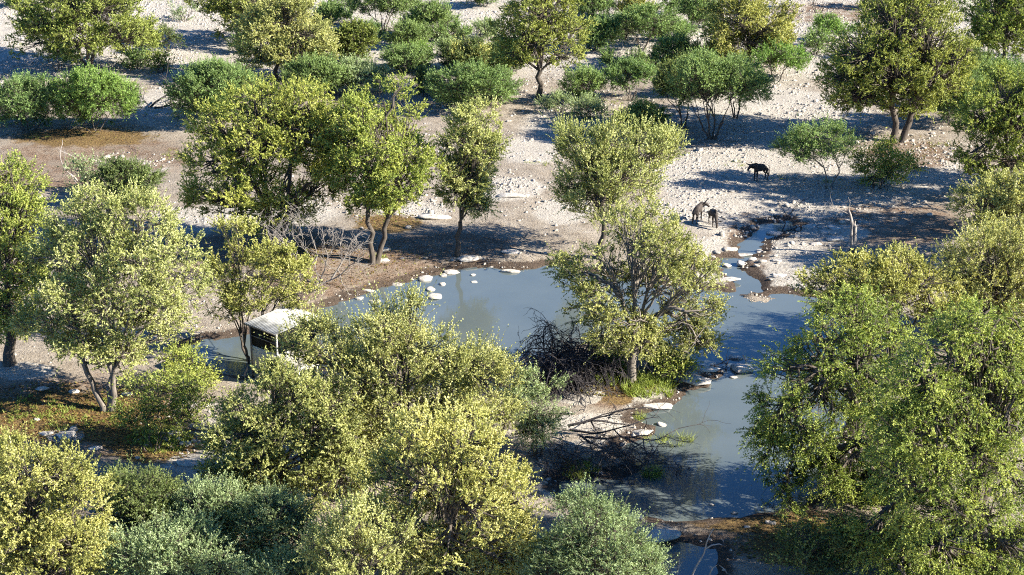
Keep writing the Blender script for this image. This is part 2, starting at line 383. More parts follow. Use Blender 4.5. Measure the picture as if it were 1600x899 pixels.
def make_leaves(rng, lobes, K, s, sparse=1.0, up=None, tone0=0.0):
    k = max(.84, (27.0/s)**.6)
    C, Rr = lobes[:,:3], lobes[:,3:]
    pos, own = [], []
    for i in range(len(lobes)):
        r = Rr[i]; p_ = 1.6
        area = 4*math.pi*(((r[0]*r[1])**p_+(r[0]*r[2])**p_+(r[1]*r[2])**p_)/3)**(1/p_)
        n = max(5, int(area/K['clump']*sparse))
        d = unit(rng.normal(size=(n,3)))
        d = d[(d[:,2] > -.55) | (rng.random(n) < .4)]
        f = 1-.40*rng.random(len(d))**1.4
        q = C[i] + r*d*f[:,None]; q = C[i] + (q-C[i])*(.80+.42*vnoise(q[:,0]*1.1+q[:,2]*.9+70, q[:,1]*1.1-q[:,2]*.8+70, i+int(rng.integers(999))))[:,None]
        keep = np.ones(len(q), bool)
        for j in range(len(lobes)):
            if j == i: continue
            dd = np.linalg.norm((q-C[j])/Rr[j], axis=1)
            keep &= (dd > .62) | (rng.random(len(q)) < .22)
        q = q[keep]
        if len(q) == 0: q = C[i:i+1].copy()
        pos.append(q); own.append(np.full(len(q), i))
    pos = np.concatenate(pos); own = np.concatenate(own)
    gap = vnoise(pos[:,0]*.8+pos[:,2]*.9, pos[:,1]*.8-pos[:,2]*.7+50, int(rng.integers(9999)))
    gap2 = vnoise(pos[:,0]*.42+pos[:,2]*.5+31, pos[:,1]*.42-pos[:,2]*.4+77, int(rng.integers(9999)))
    kp = (gap > .27) & (gap2*.65+gap*.35 > .345)
    pos, own, gap = pos[kp], own[kp], gap[kp]
    nc = len(pos)
    ns = max(3, int(round(K['ns']/k**.9)))
    nl = max(6, int(round(K['nl']/k**.7)))
    outw = unit((pos-C[own])/Rr[own])
    crown_c = C.mean(0); outw = unit(outw + .45*unit(pos-crown_c))
    rc = K['rc']*(.6+.8*rng.random(nc))
    sp = np.repeat(pos, ns, 0) + unit(rng.normal(size=(nc*ns,3)))*(rng.random((nc*ns,1))**.5)*np.repeat(rc, ns)[:,None]*np.array([1,1,.75])
    upv = K['up'] if up is None else up
    d = unit(np.repeat(outw, ns, 0)*K['out'] + np.array([0,0,upv]) + rng.normal(size=(nc*ns,3))*K['rnd'])
    L = K['L']*(.45+.8*rng.random(nc*ns))*np.where(rng.random(nc*ns) < .07, 1.9, 1.0)
    ctone = np.repeat(np.clip(.54+.55*(rng.random(nc)-.5), 0, 1), ns)
    stone = np.clip(ctone + .35*(rng.random(nc*ns)-.5), 0, 1)
    m = nc*ns*nl
    t = np.tile(np.linspace(.05, 1, nl), nc*ns) + rng.normal(size=m)*.06
    D = np.repeat(d, nl, 0)
    p = np.repeat(sp, nl, 0) + D*(t*np.repeat(L, nl))[:,None] + unit(rng.normal(size=(m,3)))*(K['wd']*k**.5*rng.random(m)*(1.15-.75*np.clip(t,0,1)))[:,None]
    if upv < 0: p[:,2] -= .25*np.clip(t,0,1)**2*np.repeat(L, nl)
    a = unit(D*.7 + rng.normal(size=(m,3))*.75)
    b = unit(np.cross(a, unit(rng.normal(size=(m,3))*.8 + np.array([.25,-.1,.55]))))
    sz = (k*(.7+.6*rng.random(m)))[:,None]
    al = a*sz*K['leaf']*.5; bl = b*sz*K['hw']
    V = np.stack([p-al, p+bl-al*.1, p+al, p-bl-al*.1], 1).reshape(-1,3)
    F = np.arange(m*4).reshape(m,4)
    tone = np.clip(np.repeat(stone, nl) + .28*(np.clip(t,0,1)-.5) + .2*(rng.random(m)-.5) + tone0, 0, 1)
    return V, F, tone, pos, own, sp, d, L
def wobble(rng, a, b, k, amt, lift=0.0):
    t = np.linspace(0, 1, k)[:,None]
    n = rng.normal(size=(k,3))*amt; n[0] = 0; n[-1] = 0
    q = a*(1-t)+b*t + n
    q[:,2] += lift*np.sin(t[:,0]*math.pi)
    return q
def make_wood(rng, lobes, pos, own, sp, d, L, r0, stems, fork, twigs=.45, nmain=0):
    parts = []
    C = lobes[:,:3]
    ns = len(stems)
    forks = []
    top = max(.2, fork)
    for (sx, sy, lx, ly) in stems:
        a = np.array([sx, sy, -.25]); b = np.array([sx+lx, sy+ly, top*(.85+.3*rng.random())])
        q = wobble(rng, a, b, 6, .05*top**.5)
        rr = r0*(1.0 if ns == 1 else .75)*np.array([1.5, 1.12, 1.0, .94, .9, .86])
        parts.append(tubes(q[None], rr[None], 9)); forks.append(b)
    forks = np.array(forks)
    limb = {}
    big = lobes[:,3]; nm = nmain or len(C)
    for i in range(len(C)):
        b = C[i]
        if i < nm:
            j = int(np.argmin(np.linalg.norm((forks-C[i])[:,:2], axis=1) + rng.random(ns)*.3))
            a = forks[j].copy()
            if i > 2 and rng.random() < .6:              # most limbs leave an older limb, not the fork
                o_ = [limb[q][3] for q in range(i)]; q = int(np.argmin([np.linalg.norm(v-b) for v in o_]))
                if np.linalg.norm(o_[q]-b) < np.linalg.norm(a-b): a = o_[q].copy()
        else:
            a = C[:nm][int(np.argmin(np.linalg.norm(C[:nm]-b, axis=1)))].copy()
        t = np.linspace(0,1,7)[:,None]
        mid = a*.55+b*.45; mid[2] += .18*abs(b[2]-a[2]); mid[:2] += rng.normal(size=2)*.25
        q = a*(1-t)**2+2*mid*t*(1-t)+b*t**2 + rng.normal(size=(7,3))*.09*np.sin(t*math.pi)
        rr = r0*(np.linspace(.46, .11, 7) if i < nm else np.linspace(.11, .06, 7))*(.7+.5*rng.random())
        limb[i] = q; parts.append(tubes(q[None], rr[None], 6))
    n = len(pos)
    u = .35+.6*rng.random(n)
    A = np.empty((n,3))
    for i in limb:
        mk = own == i
        if not mk.any(): continue
        fi = u[mk]*6; lo = np.minimum(fi.astype(int), 5); fr = (fi-lo)[:,None]
        A[mk] = limb[i][lo]*(1-fr)+limb[i][lo+1]*fr
    t = np.linspace(0,1,5)[None,:,None]
    P = A[:,None,:]*(1-t)+pos[:,None,:]*t + rng.normal(size=(n,5,3))*.08*np.sin(t*math.pi)
    P[:,:,2] += -.15*np.sin(t[:,:,0]*math.pi)
    parts.append(tubes(P, np.broadcast_to(np.clip(r0*np.linspace(.15,.05,5), .012, .06), (n,5)), 4))
    if twigs > 0:
        m = rng.random(len(sp)) < twigs
        s2 = sp[m]; cl = np.repeat(pos, len(sp)//n, 0)[m]
        P = np.stack([cl, s2*.6+cl*.4+rng.normal(size=s2.shape)*.03, s2, s2+d[m]*L[m][:,None]*.8], 1)
        parts.append(tubes(P, np.broadcast_to(np.array([.016,.013,.010,.005]), (len(s2),4)), 3))
    return merge(parts)

def px_lobes(rng, base, lob, depth=.8, dup=True):
    """ellipses seen in the photo -> ellipsoids round the tree's own upright plane, in local metres"""
    s = scale_at(base + np.array([0,0,3.0]))
    xs = np.array([q[0] for q in lob]); ys = np.array([q[1] for q in lob])
    cx, cy_ = (xs.min()+xs.max())/2, (ys.min()+ys.max())/2
    hw = max(1.0, (max(q[0]+q[2] for q in lob)-min(q[0]-q[2] for q in lob))/2)
    hh = max(1.0, (max(q[1]+q[3] for q in lob)-min(q[1]-q[3] for q in lob))/2)
    out = []
    for (x, y, rx, ry) in lob:
        u = min(1.0, math.hypot((x-cx)/hw, (y-cy_)/hh))
        dm = math.sqrt(max(0, 1-u*u))*hw/s*depth
        rxm, rzm = max(.35, rx/s*.97), max(.3, ry/s*.97)
        if dup and dm > rxm*.75: ds = [-dm*.62*(.8+.3*rng.random()), dm*.62*(.8+.3*rng.random())]
        else: ds = [(rng.random()-.5)*dm*.8]
        for dy in ds:
            p = at_y(x, y, base[1]+dy)
            # slide front lobes a little up and rear ones a little down so that the crown's outline keeps to the photo's
            p[2] -= dy*.15
            out.append([*(p-base), rxm, rxm*.95, rzm])
    nmain = len(out)
    for q in list(out):                                 # knobs on the lobes, so that no outline is smooth
        if q[3] < .8: continue
        for _ in range(2):
            d = unit(rng.normal(size=3)+np.array([0,0,.35])); f = .22+.2*rng.random()
            out.append([q[0]+q[3]*d[0]*1.02, q[1]+q[4]*d[1]*1.02, q[2]+q[5]*d[2]*1.02, q[3]*f, q[4]*f, q[5]*f])
    return np.array(out), s, nmain
def auto_lobes(rng, x0, x1, yt, yb, flat=0.0):
    w_ = (x1-x0)/2; h = (yb-yt)/2; cx = (x0+x1)/2; cy_ = (yt+yb)/2
    if flat == 2:                                       # wide low dome
        n = max(4, int(3+w_/13)); out = [(cx, cy_-h*.1, w_*.55, h*.8)]
        for i in range(n):
            f = (i+.5)/n*2-1
            out.append((cx+f*w_*.72, cy_+h*(.30*f*f-.12)+rng.normal()*h*.08, w_*.42, h*(.80-.20*abs(f))))
        return out
    if flat:                                            # umbrella: a row of lobes along an arched top
        n = max(4, int(3+w_/14)); out = []
        for i in range(n):
            f = (i+.5)/n*2-1
            out.append((cx+f*w_*.78+rng.normal()*w_*.05, cy_-h*.25*(1-f*f)+h*.25*f*f+rng.normal()*h*.12, w_*.36, h*(.62-.15*abs(f))))
        out.append((cx+rng.normal()*w_*.2, cy_-h*.2, w_*.5, h*.7))
        return out
    n = max(5, int(5+w_/16)); out = [(cx, cy_-h*.1, w_*.55, h*.6)]
    for i in range(n):
        a = i/n*2*math.pi + rng.random()*.5
        out.append((cx+math.cos(a)*w_*.58, cy_+math.sin(a)*h*.55, w_*(.38+.15*rng.random()), h*(.38+.15*rng.random())))
    return out

SEED = [100]
def tree(name, label, cat, group, base, lob, kind='tree', leaf='yellow', r0=None, stems=None, bark=None, sparse=1.0, depth=.8, up=None, dup=True, tone=0.0, twigs=.45, fork=None):
    SEED[0] += 1; rng = np.random.default_rng(SEED[0])
    b = ground(*base)
    if isinstance(lob, tuple): lob = auto_lobes(rng, *lob)
    lb, s, nmain = px_lobes(rng, b, lob, depth, dup)
    lb[:,2] = np.maximum(lb[:,2], lb[:,5]*.55+.15)
    V, F, tn, pos, own, sp, d, L = make_leaves(rng, lb, KINDS[kind], s, sparse, up, tone)
    keep = V.reshape(-1,4,3)[:,:,2].min(1) > .03
    F = F[keep]; V2 = V.reshape(-1,4,3)[keep].reshape(-1,3); F = np.arange(len(V2)).reshape(-1,4); tn = tn[keep]
    H = lb[:,2].max()
    zb = (lb[:,2]-lb[:,5]).min()
    if r0 is None: r0 = .045*H**.9*.55+.03
    if fork is None: fork = max(.25, min(H*.42, zb+.25*(H-zb)))
    if stems is None: stems = [(0,0,(lb[:,0].mean())*.35, 0)]
    elif isinstance(stems, int):
        n = stems; stems = []
        for i in range(n):
            a = i/n*2*math.pi+rng.random(); stems.append((.15*math.cos(a), .15*math.sin(a), (.12+.1*rng.random())*lb[:,3].max()*2.2*math.cos(a), .25*lb[:,3].max()*math.sin(a)))
    W = make_wood(rng, lb, pos, own, sp, d, L, r0, stems, fork, twigs, nmain)
    r = root(name, b, label, cat, group)
    obj('trunk', new_mesh('trunk', W[0], W[1], bark or BARK, smooth=True), r)
    obj('crown', new_mesh('crown', V2, F, LEAF[leaf], tn), r)
    return r
LT, TR = 'leafy_tree', 'tree'
#__TREES__
tree(LT, 'many-stemmed leafy tree among pale stones, behind two low rounded green bushes', TR, 'trees beyond the waterhole', (138,110),
 [(70,40,50,32),(110,15,55,30),(165,20,50,30),(190,60,45,28),(120,60,50,28),(225,60,22,30),(40,70,25,22),(150,-15,60,25)], leaf='olive', stems=3, r0=.24, tone=.1)
tree(LT, 'dark olive tree cut by the top edge, behind a paler spreading tree', TR, 'trees beyond the waterhole', (372,70),
 [(350,5,40,28),(400,0,45,30),(380,30,45,25),(330,-10,35,25),(420,20,30,22)], leaf='olive', r0=.2, tone=-.1)
tree(LT, 'pale yellow-green spreading tree between a dark olive tree and low feathery bushes', TR, 'trees beyond the waterhole', (430,125),
 [(410,40,42,30),(450,30,40,30),(480,60,35,28),(420,75,45,28),(465,85,45,25),(505,80,22,22),(395,95,25,16),(440,10,35,20)], leaf='pale', r0=.2)
tree(LT, 'tall tree with a bare dark forked trunk on stony ground beside a dome bush', TR, 'trees beyond the waterhole', (843,156),
 [(850,20,58,42),(815,50,42,38),(890,55,34,36),(845,72,42,28),(800,85,28,20),(885,88,28,18),(845,-15,45,25)], leaf='olive', r0=.27, fork=2.6, tone=.16, sparse=.85)
tree(LT, 'yellow-tinged round tree behind a clump of flat-topped thorn trees', TR, 'trees beyond the waterhole', (1170,112),
 [(1150,30,45,35),(1195,40,42,36),(1170,70,50,26),(1130,60,30,28),(1215,65,25,24),(1165,0,45,25)], leaf='yellow', r0=.2, tone=-.12)
tree(LT, 'largest far tree, thick dark trunk and deep shade under its one-sided crown', TR, 'trees beyond the waterhole', (1405,222),
 [(1400,40,58,42),(1450,60,58,48),(1350,90,56,32),(1312,120,38,26),(1400,120,58,38),(1470,120,48,38),(1500,100,22,32),(1340,150,46,22),(1420,160,42,22),(1440,10,45,25),(1380,10,40,25)],
 leaf='olive', tone=.1, sparse=.85, r0=.38, stems=[(-.25,0,-.6,0),(.2,0,.9,.2)], fork=3.0)
tree(LT, 'dark dense tree at the top corner beyond the largest far tree', TR, 'trees beyond the waterhole', (1568,100),
 [(1550,20,40,30),(1590,15,40,30),(1575,55,50,28),(1535,60,25,24),(1620,50,40,35),(1570,-10,40,20)], leaf='green', r0=.2, tone=-.1)
tree(LT, 'dark green leafy tree at the frame edge above a yellow-green crown', TR, 'trees on the stony flat', (1572,318),
 [(1570,150,42,32),(1530,190,34,36),(1590,200,45,42),(1520,240,28,32),(1575,258,48,32),(1625,170,40,50)], leaf='green', r0=.3)
tree(LT, 'low yellow-green crown at the frame edge, below the dark green tree', TR, 'trees on the stony flat', (1565,420),
 [(1570,302,48,24),(1610,320,50,38),(1532,328,45,28),(1580,352,52,24)], leaf='pale', r0=.22, tone=-.05)
tree(LT, 'yellow-green tree rising behind the big drooping trees at the frame edge', TR, 'trees round the waterhole', (1560,545),
 [(1540,400,52,34),(1590,390,48,34),(1505,430,36,28),(1560,450,58,34),(1620,440,50,40),(1492,465,26,18),(1600,485,50,34),(1540,495,50,28)], kind='spiky', leaf='pale', r0=.25, tone=-.05)
tree(LT, 'broad tree with two dark stems standing beside the twin-stemmed tree on brown soil', TR, 'trees on the far bank', (437,390),
 [(340,200,42,32),(400,170,52,36),(470,165,46,34),(330,260,42,36),(400,240,58,42),(470,230,52,42),(508,205,28,36),(370,305,55,32),(450,305,46,32),(312,300,26,20),(502,280,28,32),(440,340,50,26),(520,240,26,36)],
 leaf='green', r0=.3, stems=[(-.2,0,-.5,0),(.15,.1,.3,.1)], fork=2.6, tone=.22)
tree(LT, 'tall tree with a pair of slender leaning stems on brown soil above the pond', TR, 'trees on the far bank', (582,412),
 [(600,160,42,36),(640,180,34,30),(560,190,36,36),(600,220,48,38),(640,240,38,33),(570,258,42,36),(620,288,42,28),(577,312,40,22),(668,262,24,24),(628,132,18,13),(545,225,26,34),(600,300,50,26),(540,280,24,26)],
 leaf='green', r0=.24, stems=[(0,0,-.2,0),(.15,.1,1.0,.1)], fork=3.4, tone=.2)
tree(LT, 'slim pale tree with one curved trunk at the shaded edge of the pond', TR, 'trees on the far bank', (714,400),
 [(742,190,40,27),(725,228,32,26),(752,240,32,33),(735,283,30,28),(707,298,23,26),(745,318,23,17),(715,262,26,24),(740,262,26,26)], sparse=1.35, leaf='pale', r0=.17, fork=2.9, stems=[(0,0,.25,0)])
tree(LT, 'spiky pale tree with upright shoots, standing behind the tree on the islet', TR, 'trees on the far bank', (938,404),
 [(910,235,42,30),(960,228,36,32),(1010,242,42,36),(930,270,48,32),(985,280,46,36),(1040,235,22,22),(930,318,42,26),(900,298,28,22)], kind='spiky', leaf='pale', r0=.2, tone=-.03)
tree(LT, 'round airy tree on the grassy islet with a short dark trunk over the water', TR, 'trees round the waterhole', (985,598),
 [(990,370,62,38),(940,400,48,38),(1040,400,52,42),(902,425,32,32),(960,440,52,32),(1030,450,56,32),(1085,440,36,38),(1100,490,27,32),(1060,510,46,32),(1000,505,46,32),(932,470,42,28),(1090,535,30,22),(1005,542,40,20),(950,520,32,28)],
 leaf='pale', r0=.28, sparse=.82, tone=-.12, bark=BARKG, fork=2.4, up=.15)
tree(LT, 'big pale tree with three grey leaning trunks over leaf litter', TR, 'trees on the near bank', (168,642),
 [(170,330,48,32),(120,350,42,38),(225,350,42,38),(90,410,42,42),(150,400,48,42),(210,420,48,42),(270,400,42,38),(292,440,32,38),(100,480,46,38),(165,480,48,38),(235,480,46,32),(66,500,32,32),(130,540,44,24),(190,555,38,26),(268,500,34,22)],
 leaf='pale', r0=.22, bark=BARKG, stems=[(-.15,0,-.95,0),(.1,.1,.1,.3),(.3,-.1,.35,-.2)], fork=3.0, sparse=.95)
tree(LT, 'dense tree partly cut by the frame edge behind the tree with three grey trunks', TR, 'trees on the near bank', (15,570),
 [(20,290,48,38),(-10,340,60,58),(42,340,30,42),(10,420,52,48),(52,430,24,38),(-30,500,50,40),(20,490,42,33)], leaf='green', r0=.3, tone=.1)
tree(LT, 'thin yellow-leaved tree leaning over the white roof of the hide', TR, 'trees on the near bank', (392,566),
 [(365,370,27,22),(390,420,40,26),(350,440,26,22),(430,438,40,26),(472,460,32,22),(420,402,27,20),(400,468,34,16),(350,480,22,16),(460,430,27,20)],
 leaf='yellow', r0=.12, stems=3, sparse=.5, fork=1.1, tone=-.08)
tree(LT, 'broad yellow-green tree in front of the pond, hiding part of the hide', TR, 'trees on the near bank', (640,750),
 [(620,520,42,32),(570,550,46,32),(660,550,42,32),(520,560,42,28),(620,600,56,36),(700,590,42,28),(752,580,42,26),(560,620,46,36),(690,640,50,32),(762,610,32,28),(482,555,18,16),(640,488,18,16),(600,650,46,28),(452,536,24,14),(488,532,26,20),(640,685,60,34),(720,660,46,34),(565,680,46,34),(785,645,28,28)],
 kind='spiky', leaf='pale', r0=.28, tone=-.08)
tree(LT, 'greyish-green tree below the hide, its crown running into the broad tree', TR, 'trees on the near bank', (430,800),
 [(432,602,30,24),(380,645,40,30),(460,620,42,32),(520,630,36,32),(360,690,32,27),(430,680,46,36),(500,680,46,36),(400,730,42,26),(470,740,46,28),(542,690,32,36),(440,785,60,30),(352,755,34,28),(530,745,46,38)],
 leaf='pale', r0=.24, tone=-.14)
tree(LT, 'brightest yellow tree at the front, crown filling the bottom middle', TR, 'trees on the near bank', (700,955),
 [(660,690,50,30),(720,700,50,32),(620,740,46,38),(690,760,56,40),(770,750,42,40),(810,790,32,36),(740,810,50,38),(640,800,50,38),(800,840,32,28),(590,770,27,32),(700,860,56,32),(780,880,36,28),(710,660,16,14),(745,655,12,12),(620,840,60,38),(570,830,36,36),(720,915,80,40),(810,890,32,30)],
 leaf='yellow', r0=.3, tone=.12)
tree('leafy_bush', 'pale spiky bush at the bottom edge in front of the brightest yellow tree', 'bush', 'bushes along the bottom edge', (560,1000),
 [(540,830,36,32),(600,850,42,32),(510,870,32,32),(570,890,46,32),(640,900,36,32),(482,900,22,22),(535,802,13,16)], kind='spiky', leaf='pale', r0=.15, stems=4, tone=.02)
tree('leafy_bush', 'fine-leaved grey-green bush at the bottom edge beside the dark water', 'bush', 'bushes along the bottom edge', (930,990),
 [(920,825,46,32),(960,850,42,32),(880,860,36,32),(930,890,50,32),(1000,890,32,28),(905,790,15,16),(865,905,46,40),(960,915,70,36)], kind='fine', leaf='grey', r0=.14, stems=4, tone=-.14)
tree(LT, 'yellow-green tree filling the bottom corner beside grey-green shrubs', TR, 'trees on the near bank', (50,960),
 [(40,730,52,36),(-10,770,50,48),(90,750,46,36),(60,800,56,42),(130,790,36,42),(30,860,56,36),(110,860,42,36),(150,760,18,22),(-20,850,50,50),(150,840,24,44),(80,905,90,40)], leaf='yellow', r0=.25, tone=-.05)
tree(LT, 'small grey-green upright tree at the water edge beside a fallen branch', TR, 'trees on the near bank', (840,716),
 [(847,600,26,24),(825,632,28,24),(857,640,22,26),(840,668,30,20)], kind='fine', leaf='grey', r0=.1, stems=3, fork=.6, tone=.05)
tree(LT, 'yellow-tipped tree at the pond edge, uppermost of the big drooping group', TR, 'drooping trees by the pond', (1400,592),
 [(1420,420,42,26),(1350,430,36,26),(1292,450,34,23),(1400,460,50,28),(1460,440,32,28),(1335,480,46,26),(1460,490,32,26)], kind='tree', leaf='yellow', r0=.24, tone=-.12)
tree(LT, 'big drooping tree with twigs hanging over the pond', TR, 'drooping trees by the pond', (1385,778),
 [(1330,500,50,32),(1390,520,50,36),(1275,540,44,36),(1340,570,55,42),(1234,582,38,30),(1290,620,55,36),(1220,640,38,36),(1380,610,55,42),(1204,690,28,30),(1260,700,40,30),(1340,690,55,36),(1228,772,28,20),(1300,755,40,26),(1390,765,46,36),(1340,810,36,26),(1400,690,46,36)],
 kind='droop', leaf='green', r0=.36, tone=.0, sparse=.8, fork=3.5)
tree(LT, 'huge drooping tree filling the bottom corner, sunlit yellow-green on top', TR, 'drooping trees by the pond', (1530,930),
 [(1520,512,46,28),(1600,520,40,34),(1480,540,50,36),(1550,550,56,42),(1440,600,50,42),(1510,630,56,46),(1580,640,50,50),(1450,690,56,46),(1530,720,56,46),(1590,740,40,50),(1400,740,40,36),(1460,790,50,42),(1540,810,56,42),(1400,820,36,32),(1350,850,36,26),(1470,870,56,32),(1580,860,50,40),(1410,880,40,28),(1595,560,40,40),(1615,610,40,50),(1560,910,60,40),(1470,915,70,36),(1400,680,40,40)],
 kind='droop', leaf='green', r0=.4, tone=.05, sparse=.9, fork=3.5)
tree(LT, 'tall tree just outside the frame shading the creek', TR, 'trees on the stony flat', (1705,380),
 [(1700,150,60,40),(1665,200,45,40),(1730,200,50,40),(1700,250,60,40),(1660,270,36,30)], leaf='green', r0=.35, fork=3)
tree(LT, 'added unseen tree outside the bottom corner, shading the huge drooping tree', TR, 'drooping trees by the pond', (1820,900),
 [(1800,650,60,45),(1760,700,50,45),(1840,700,60,45),(1790,760,60,45),(1760,800,45,40),(1840,800,60,50)], kind='droop', leaf='green', r0=.35, fork=3)  # unseen tree added to darken the lower crown of its neighbour
tree(LT, 'tree just outside the frame shading the stony flat', TR, 'trees on the stony flat', (1700,300),
 [(1700,150,40,35),(1680,190,40,35),(1720,200,45,40)], leaf='green', r0=.25)

# bushes and thorn trees: label, base px, box px (x0,x1,ytop,ybottom[,flat]), style
def bush(label, base, bx, leaf='acacia', kind='fine', group='green bushes beyond the waterhole', name='round_bush', cat='bush', **kw):
    if len(bx) == 4 and leaf in ('acacia', 'bright', 'grey') and (bx[1]-bx[0]) > 1.25*(bx[3]-bx[2]) and bx[3] < 330: bx = (*bx, 2)
    kw.setdefault('stems', 4); kw.setdefault('r0', .07); kw.setdefault('depth', .95); kw.setdefault('fork', .45)
    return tree(name, label, cat, group, base, bx, kind=kind, leaf=leaf, **kw)
bush('grey-green dome bush at the frame edge, touching a brighter dome bush', (45,205), (-25,108,124,204))
bush('bright green dome bush with bare stems below, largest of the low domes', (150,206), (84,217,113,200), leaf='bright')
bush('long low dark bush behind a dead fallen branch', (340,192), (262,412,103,190), leaf='acacia', tone=.05)
bush('feathery bush under the pale yellow-green spreading tree', (490,150), (440,545,95,148))
bush('feathery grey-green bush between the spreading tree and a small dome', (560,148), (520,606,92,146), leaf='grey')
bush('small dome bush with a visible brown base behind twin crowns', (634,116), (596,672,76,112))
bush('wide flat dark green dome bush beside the tall forked tree', (740,170), (672,806,106,168), leaf='acacia')
bush('tiny flat bush among pale stones under a wider umbrella tree', (636,76), (605,670,40,75))
bush('grey-green umbrella tree with thin spread stems behind tiny bush', (668,62), (628,716,8,52,1), name='umbrella_tree', cat='thorn tree', group='flat-topped thorn trees', r0=.08, fork=1.0)
bush('umbrella tree with several curved bare stems at the top edge', (598,50), (552,655,-18,30,1), name='umbrella_tree', cat='thorn tree', group='flat-topped thorn trees', r0=.10, fork=1.3)
bush('brownish olive bush behind the crown of the broad far-bank tree', (552,95), (520,586,37,92), leaf='olive', kind='tree', tone=-.25)
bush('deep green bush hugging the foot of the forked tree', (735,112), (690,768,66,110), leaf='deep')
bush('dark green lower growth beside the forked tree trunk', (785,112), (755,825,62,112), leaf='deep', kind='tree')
bush('small yellow shrub glowing in front of the deep green bush', (722,112), (700,762,76,112), leaf='yellow', kind='spiky', tone=.1)
bush('flat-topped thorn tree with a fan of pale stems beside the yellowish bush', (1003,78), (955,1066,16,60,1), name='umbrella_tree', cat='thorn tree', group='flat-topped thorn trees', r0=.09, fork=.9)
bush('blue-green bush right behind the tall forked tree', (925,80), (903,972,30,80))
bush('small yellow-green bush above the fan-stemmed thorn tree', (990,32), (965,1022,-8,30), leaf='yellow', kind='tree', tone=-.15)
bush('dark green bush beside the stony gap, below the yellow round tree', (1052,112), (1016,1095,62,110))
bush('small pale green cap of a bush between taller bushes', (962,112), (934,996,76,110), leaf='acacia', tone=.1)
bush('upright green thorn tree with thin stems on stony ground near the path', (985,158), (940,1022,96,146,1), name='umbrella_tree', cat='thorn tree', group='flat-topped thorn trees', r0=.07, fork=.9)
bush('light green bush next to the forked trunk', (905,160), (880,944,110,158), leaf='acacia', tone=.15)
bush('straggly green low bush on the stony path', (918,188), (885,950,155,186), leaf='grey', sparse=.7)
bush('broad flat-topped thorn tree on dark fanned stems, blue shade beside it', (1112,218), (1040,1200,92,170,1), leaf='acacia', tone=.05, name='umbrella_tree', cat='thorn tree', group='flat-topped thorn trees', r0=.11, fork=1.6, stems=5)
bush('dark flat-topped thorn tree tucked behind the broad fanned one', (1068,202), (1024,1110,100,160,1), leaf='deep', tone=.2, name='umbrella_tree', cat='thorn tree', group='flat-topped thorn trees', r0=.09, fork=1.4)
bush('paler flat-topped thorn tree beside the broad fanned one', (1150,185), (1110,1196,96,150,1), leaf='acacia', tone=.12, name='umbrella_tree', cat='thorn tree', group='flat-topped thorn trees', r0=.08, fork=1.4)
bush('small thorn tree on a thin leaning stem below the yellow round tree', (1214,128), (1180,1266,66,112,1), leaf='bright', tone=-.1, name='umbrella_tree', cat='thorn tree', group='flat-topped thorn trees', r0=.07, fork=1.0, stems=2)
bush('low bright bush with brown twigs near the antelope', (1297,68), (1255,1332,32,60,1), leaf='bright')
bush('small low bush just below the bright one near the antelope', (1272,86), (1250,1302,52,84))
bush('small round tree with a slim grey stem beside the standing wildebeest', (1296,294), (1224,1338,195,262,1), leaf='acacia', tone=.08, name='round_tree', cat='tree', group='trees on the stony flat', r0=.08, fork=1.6, stems=2, bark=BARKG)
bush('sparse twiggy yellow-green shrub under the largest far tree', (1370,294), (1335,1426,226,290), leaf='green', kind='wispy', tone=.1, group='shrubs on the stony flat', name='twiggy_shrub', cat='shrub')
bush('green feathery bush in the shade beside the largest far tree', (1490,196), (1450,1545,102,192), leaf='acacia')
bush('pale green bush between the two dark trees at the frame edge', (1545,165), (1500,1605,96,162), leaf='acacia', tone=.1)
bush('dark green bush behind the crown of the three-trunked tree', (200,322), (150,248,258,318), leaf='deep', tone=.1, group='shrubs on the left flat')
bush('small thin shrub beside a bare forked stem on brown ground', (128,300), (104,160,246,298), leaf='grey', kind='wispy', group='shrubs on the left flat', name='twiggy_shrub', cat='shrub')
bush('small leafless-looking thorn tree in the shade of a many-stemmed tree', (92,112), (54,122,72,100,1), leaf='acacia', sparse=.5, tone=-.2, name='umbrella_tree', cat='thorn tree', group='flat-topped thorn trees', r0=.06, fork=.9)
bush('dark small bush right beside the many-stemmed tree', (262,82), (232,284,46,80,1), leaf='deep', sparse=.8)
bush('narrow upright little shrub in a strip of shade', (250,114), (236,268,82,112), leaf='olive', kind='wispy', tone=-.1)
bush('small grey-green bush at the top edge among stones', (288,34), (268,308,0,32), leaf='grey')
bush('little green bush in front of the dark olive tree', (376,84), (358,398,56,84))
bush('leafy dark shrub sprawling beside the leaf litter', (240,705), (190,322,592,690), leaf='green', kind='wispy', group='shrubs on the near bank', name='sprawling_shrub', cat='shrub', r0=.07, sparse=.6, tone=-.12)
bush('low green shrub in the gap between litter and the greyish-green tree', (290,610), (240,335,552,625), leaf='green', kind='wispy', group='shrubs on the near bank', name='sprawling_shrub', cat='shrub', r0=.07, sparse=.9, tone=.05)
G2 = dict(group='grey-green shrubs along the bottom', name='feathery_shrub', cat='shrub')
bush('grey-green feathery shrub at the bottom edge, nearest and widest', (270,930), (165,385,818,935), leaf='grey', **G2)
bush('feathery shrub just above the nearest grey-green one', (335,860), (262,402,762,850), leaf='grey', tone=-.04, **G2)
bush('dull green feathery shrub beside the foot of the greyish-green tree', (435,890), (380,495,768,880), leaf='grey', tone=-.12, **G2)
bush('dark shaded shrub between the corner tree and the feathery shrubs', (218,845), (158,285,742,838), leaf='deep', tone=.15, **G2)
bush('small feathery shrub at the bottom edge below the dull green one', (440,950), (370,500,868,950), leaf='grey', tone=-.05, **G2)
bush('low dark shrub under the hanging twigs of the huge drooping tree', (1290,900), (1225,1370,820,905), leaf='deep', kind='wispy', group='shrubs on the near bank', name='sprawling_shrub', cat='shrub')
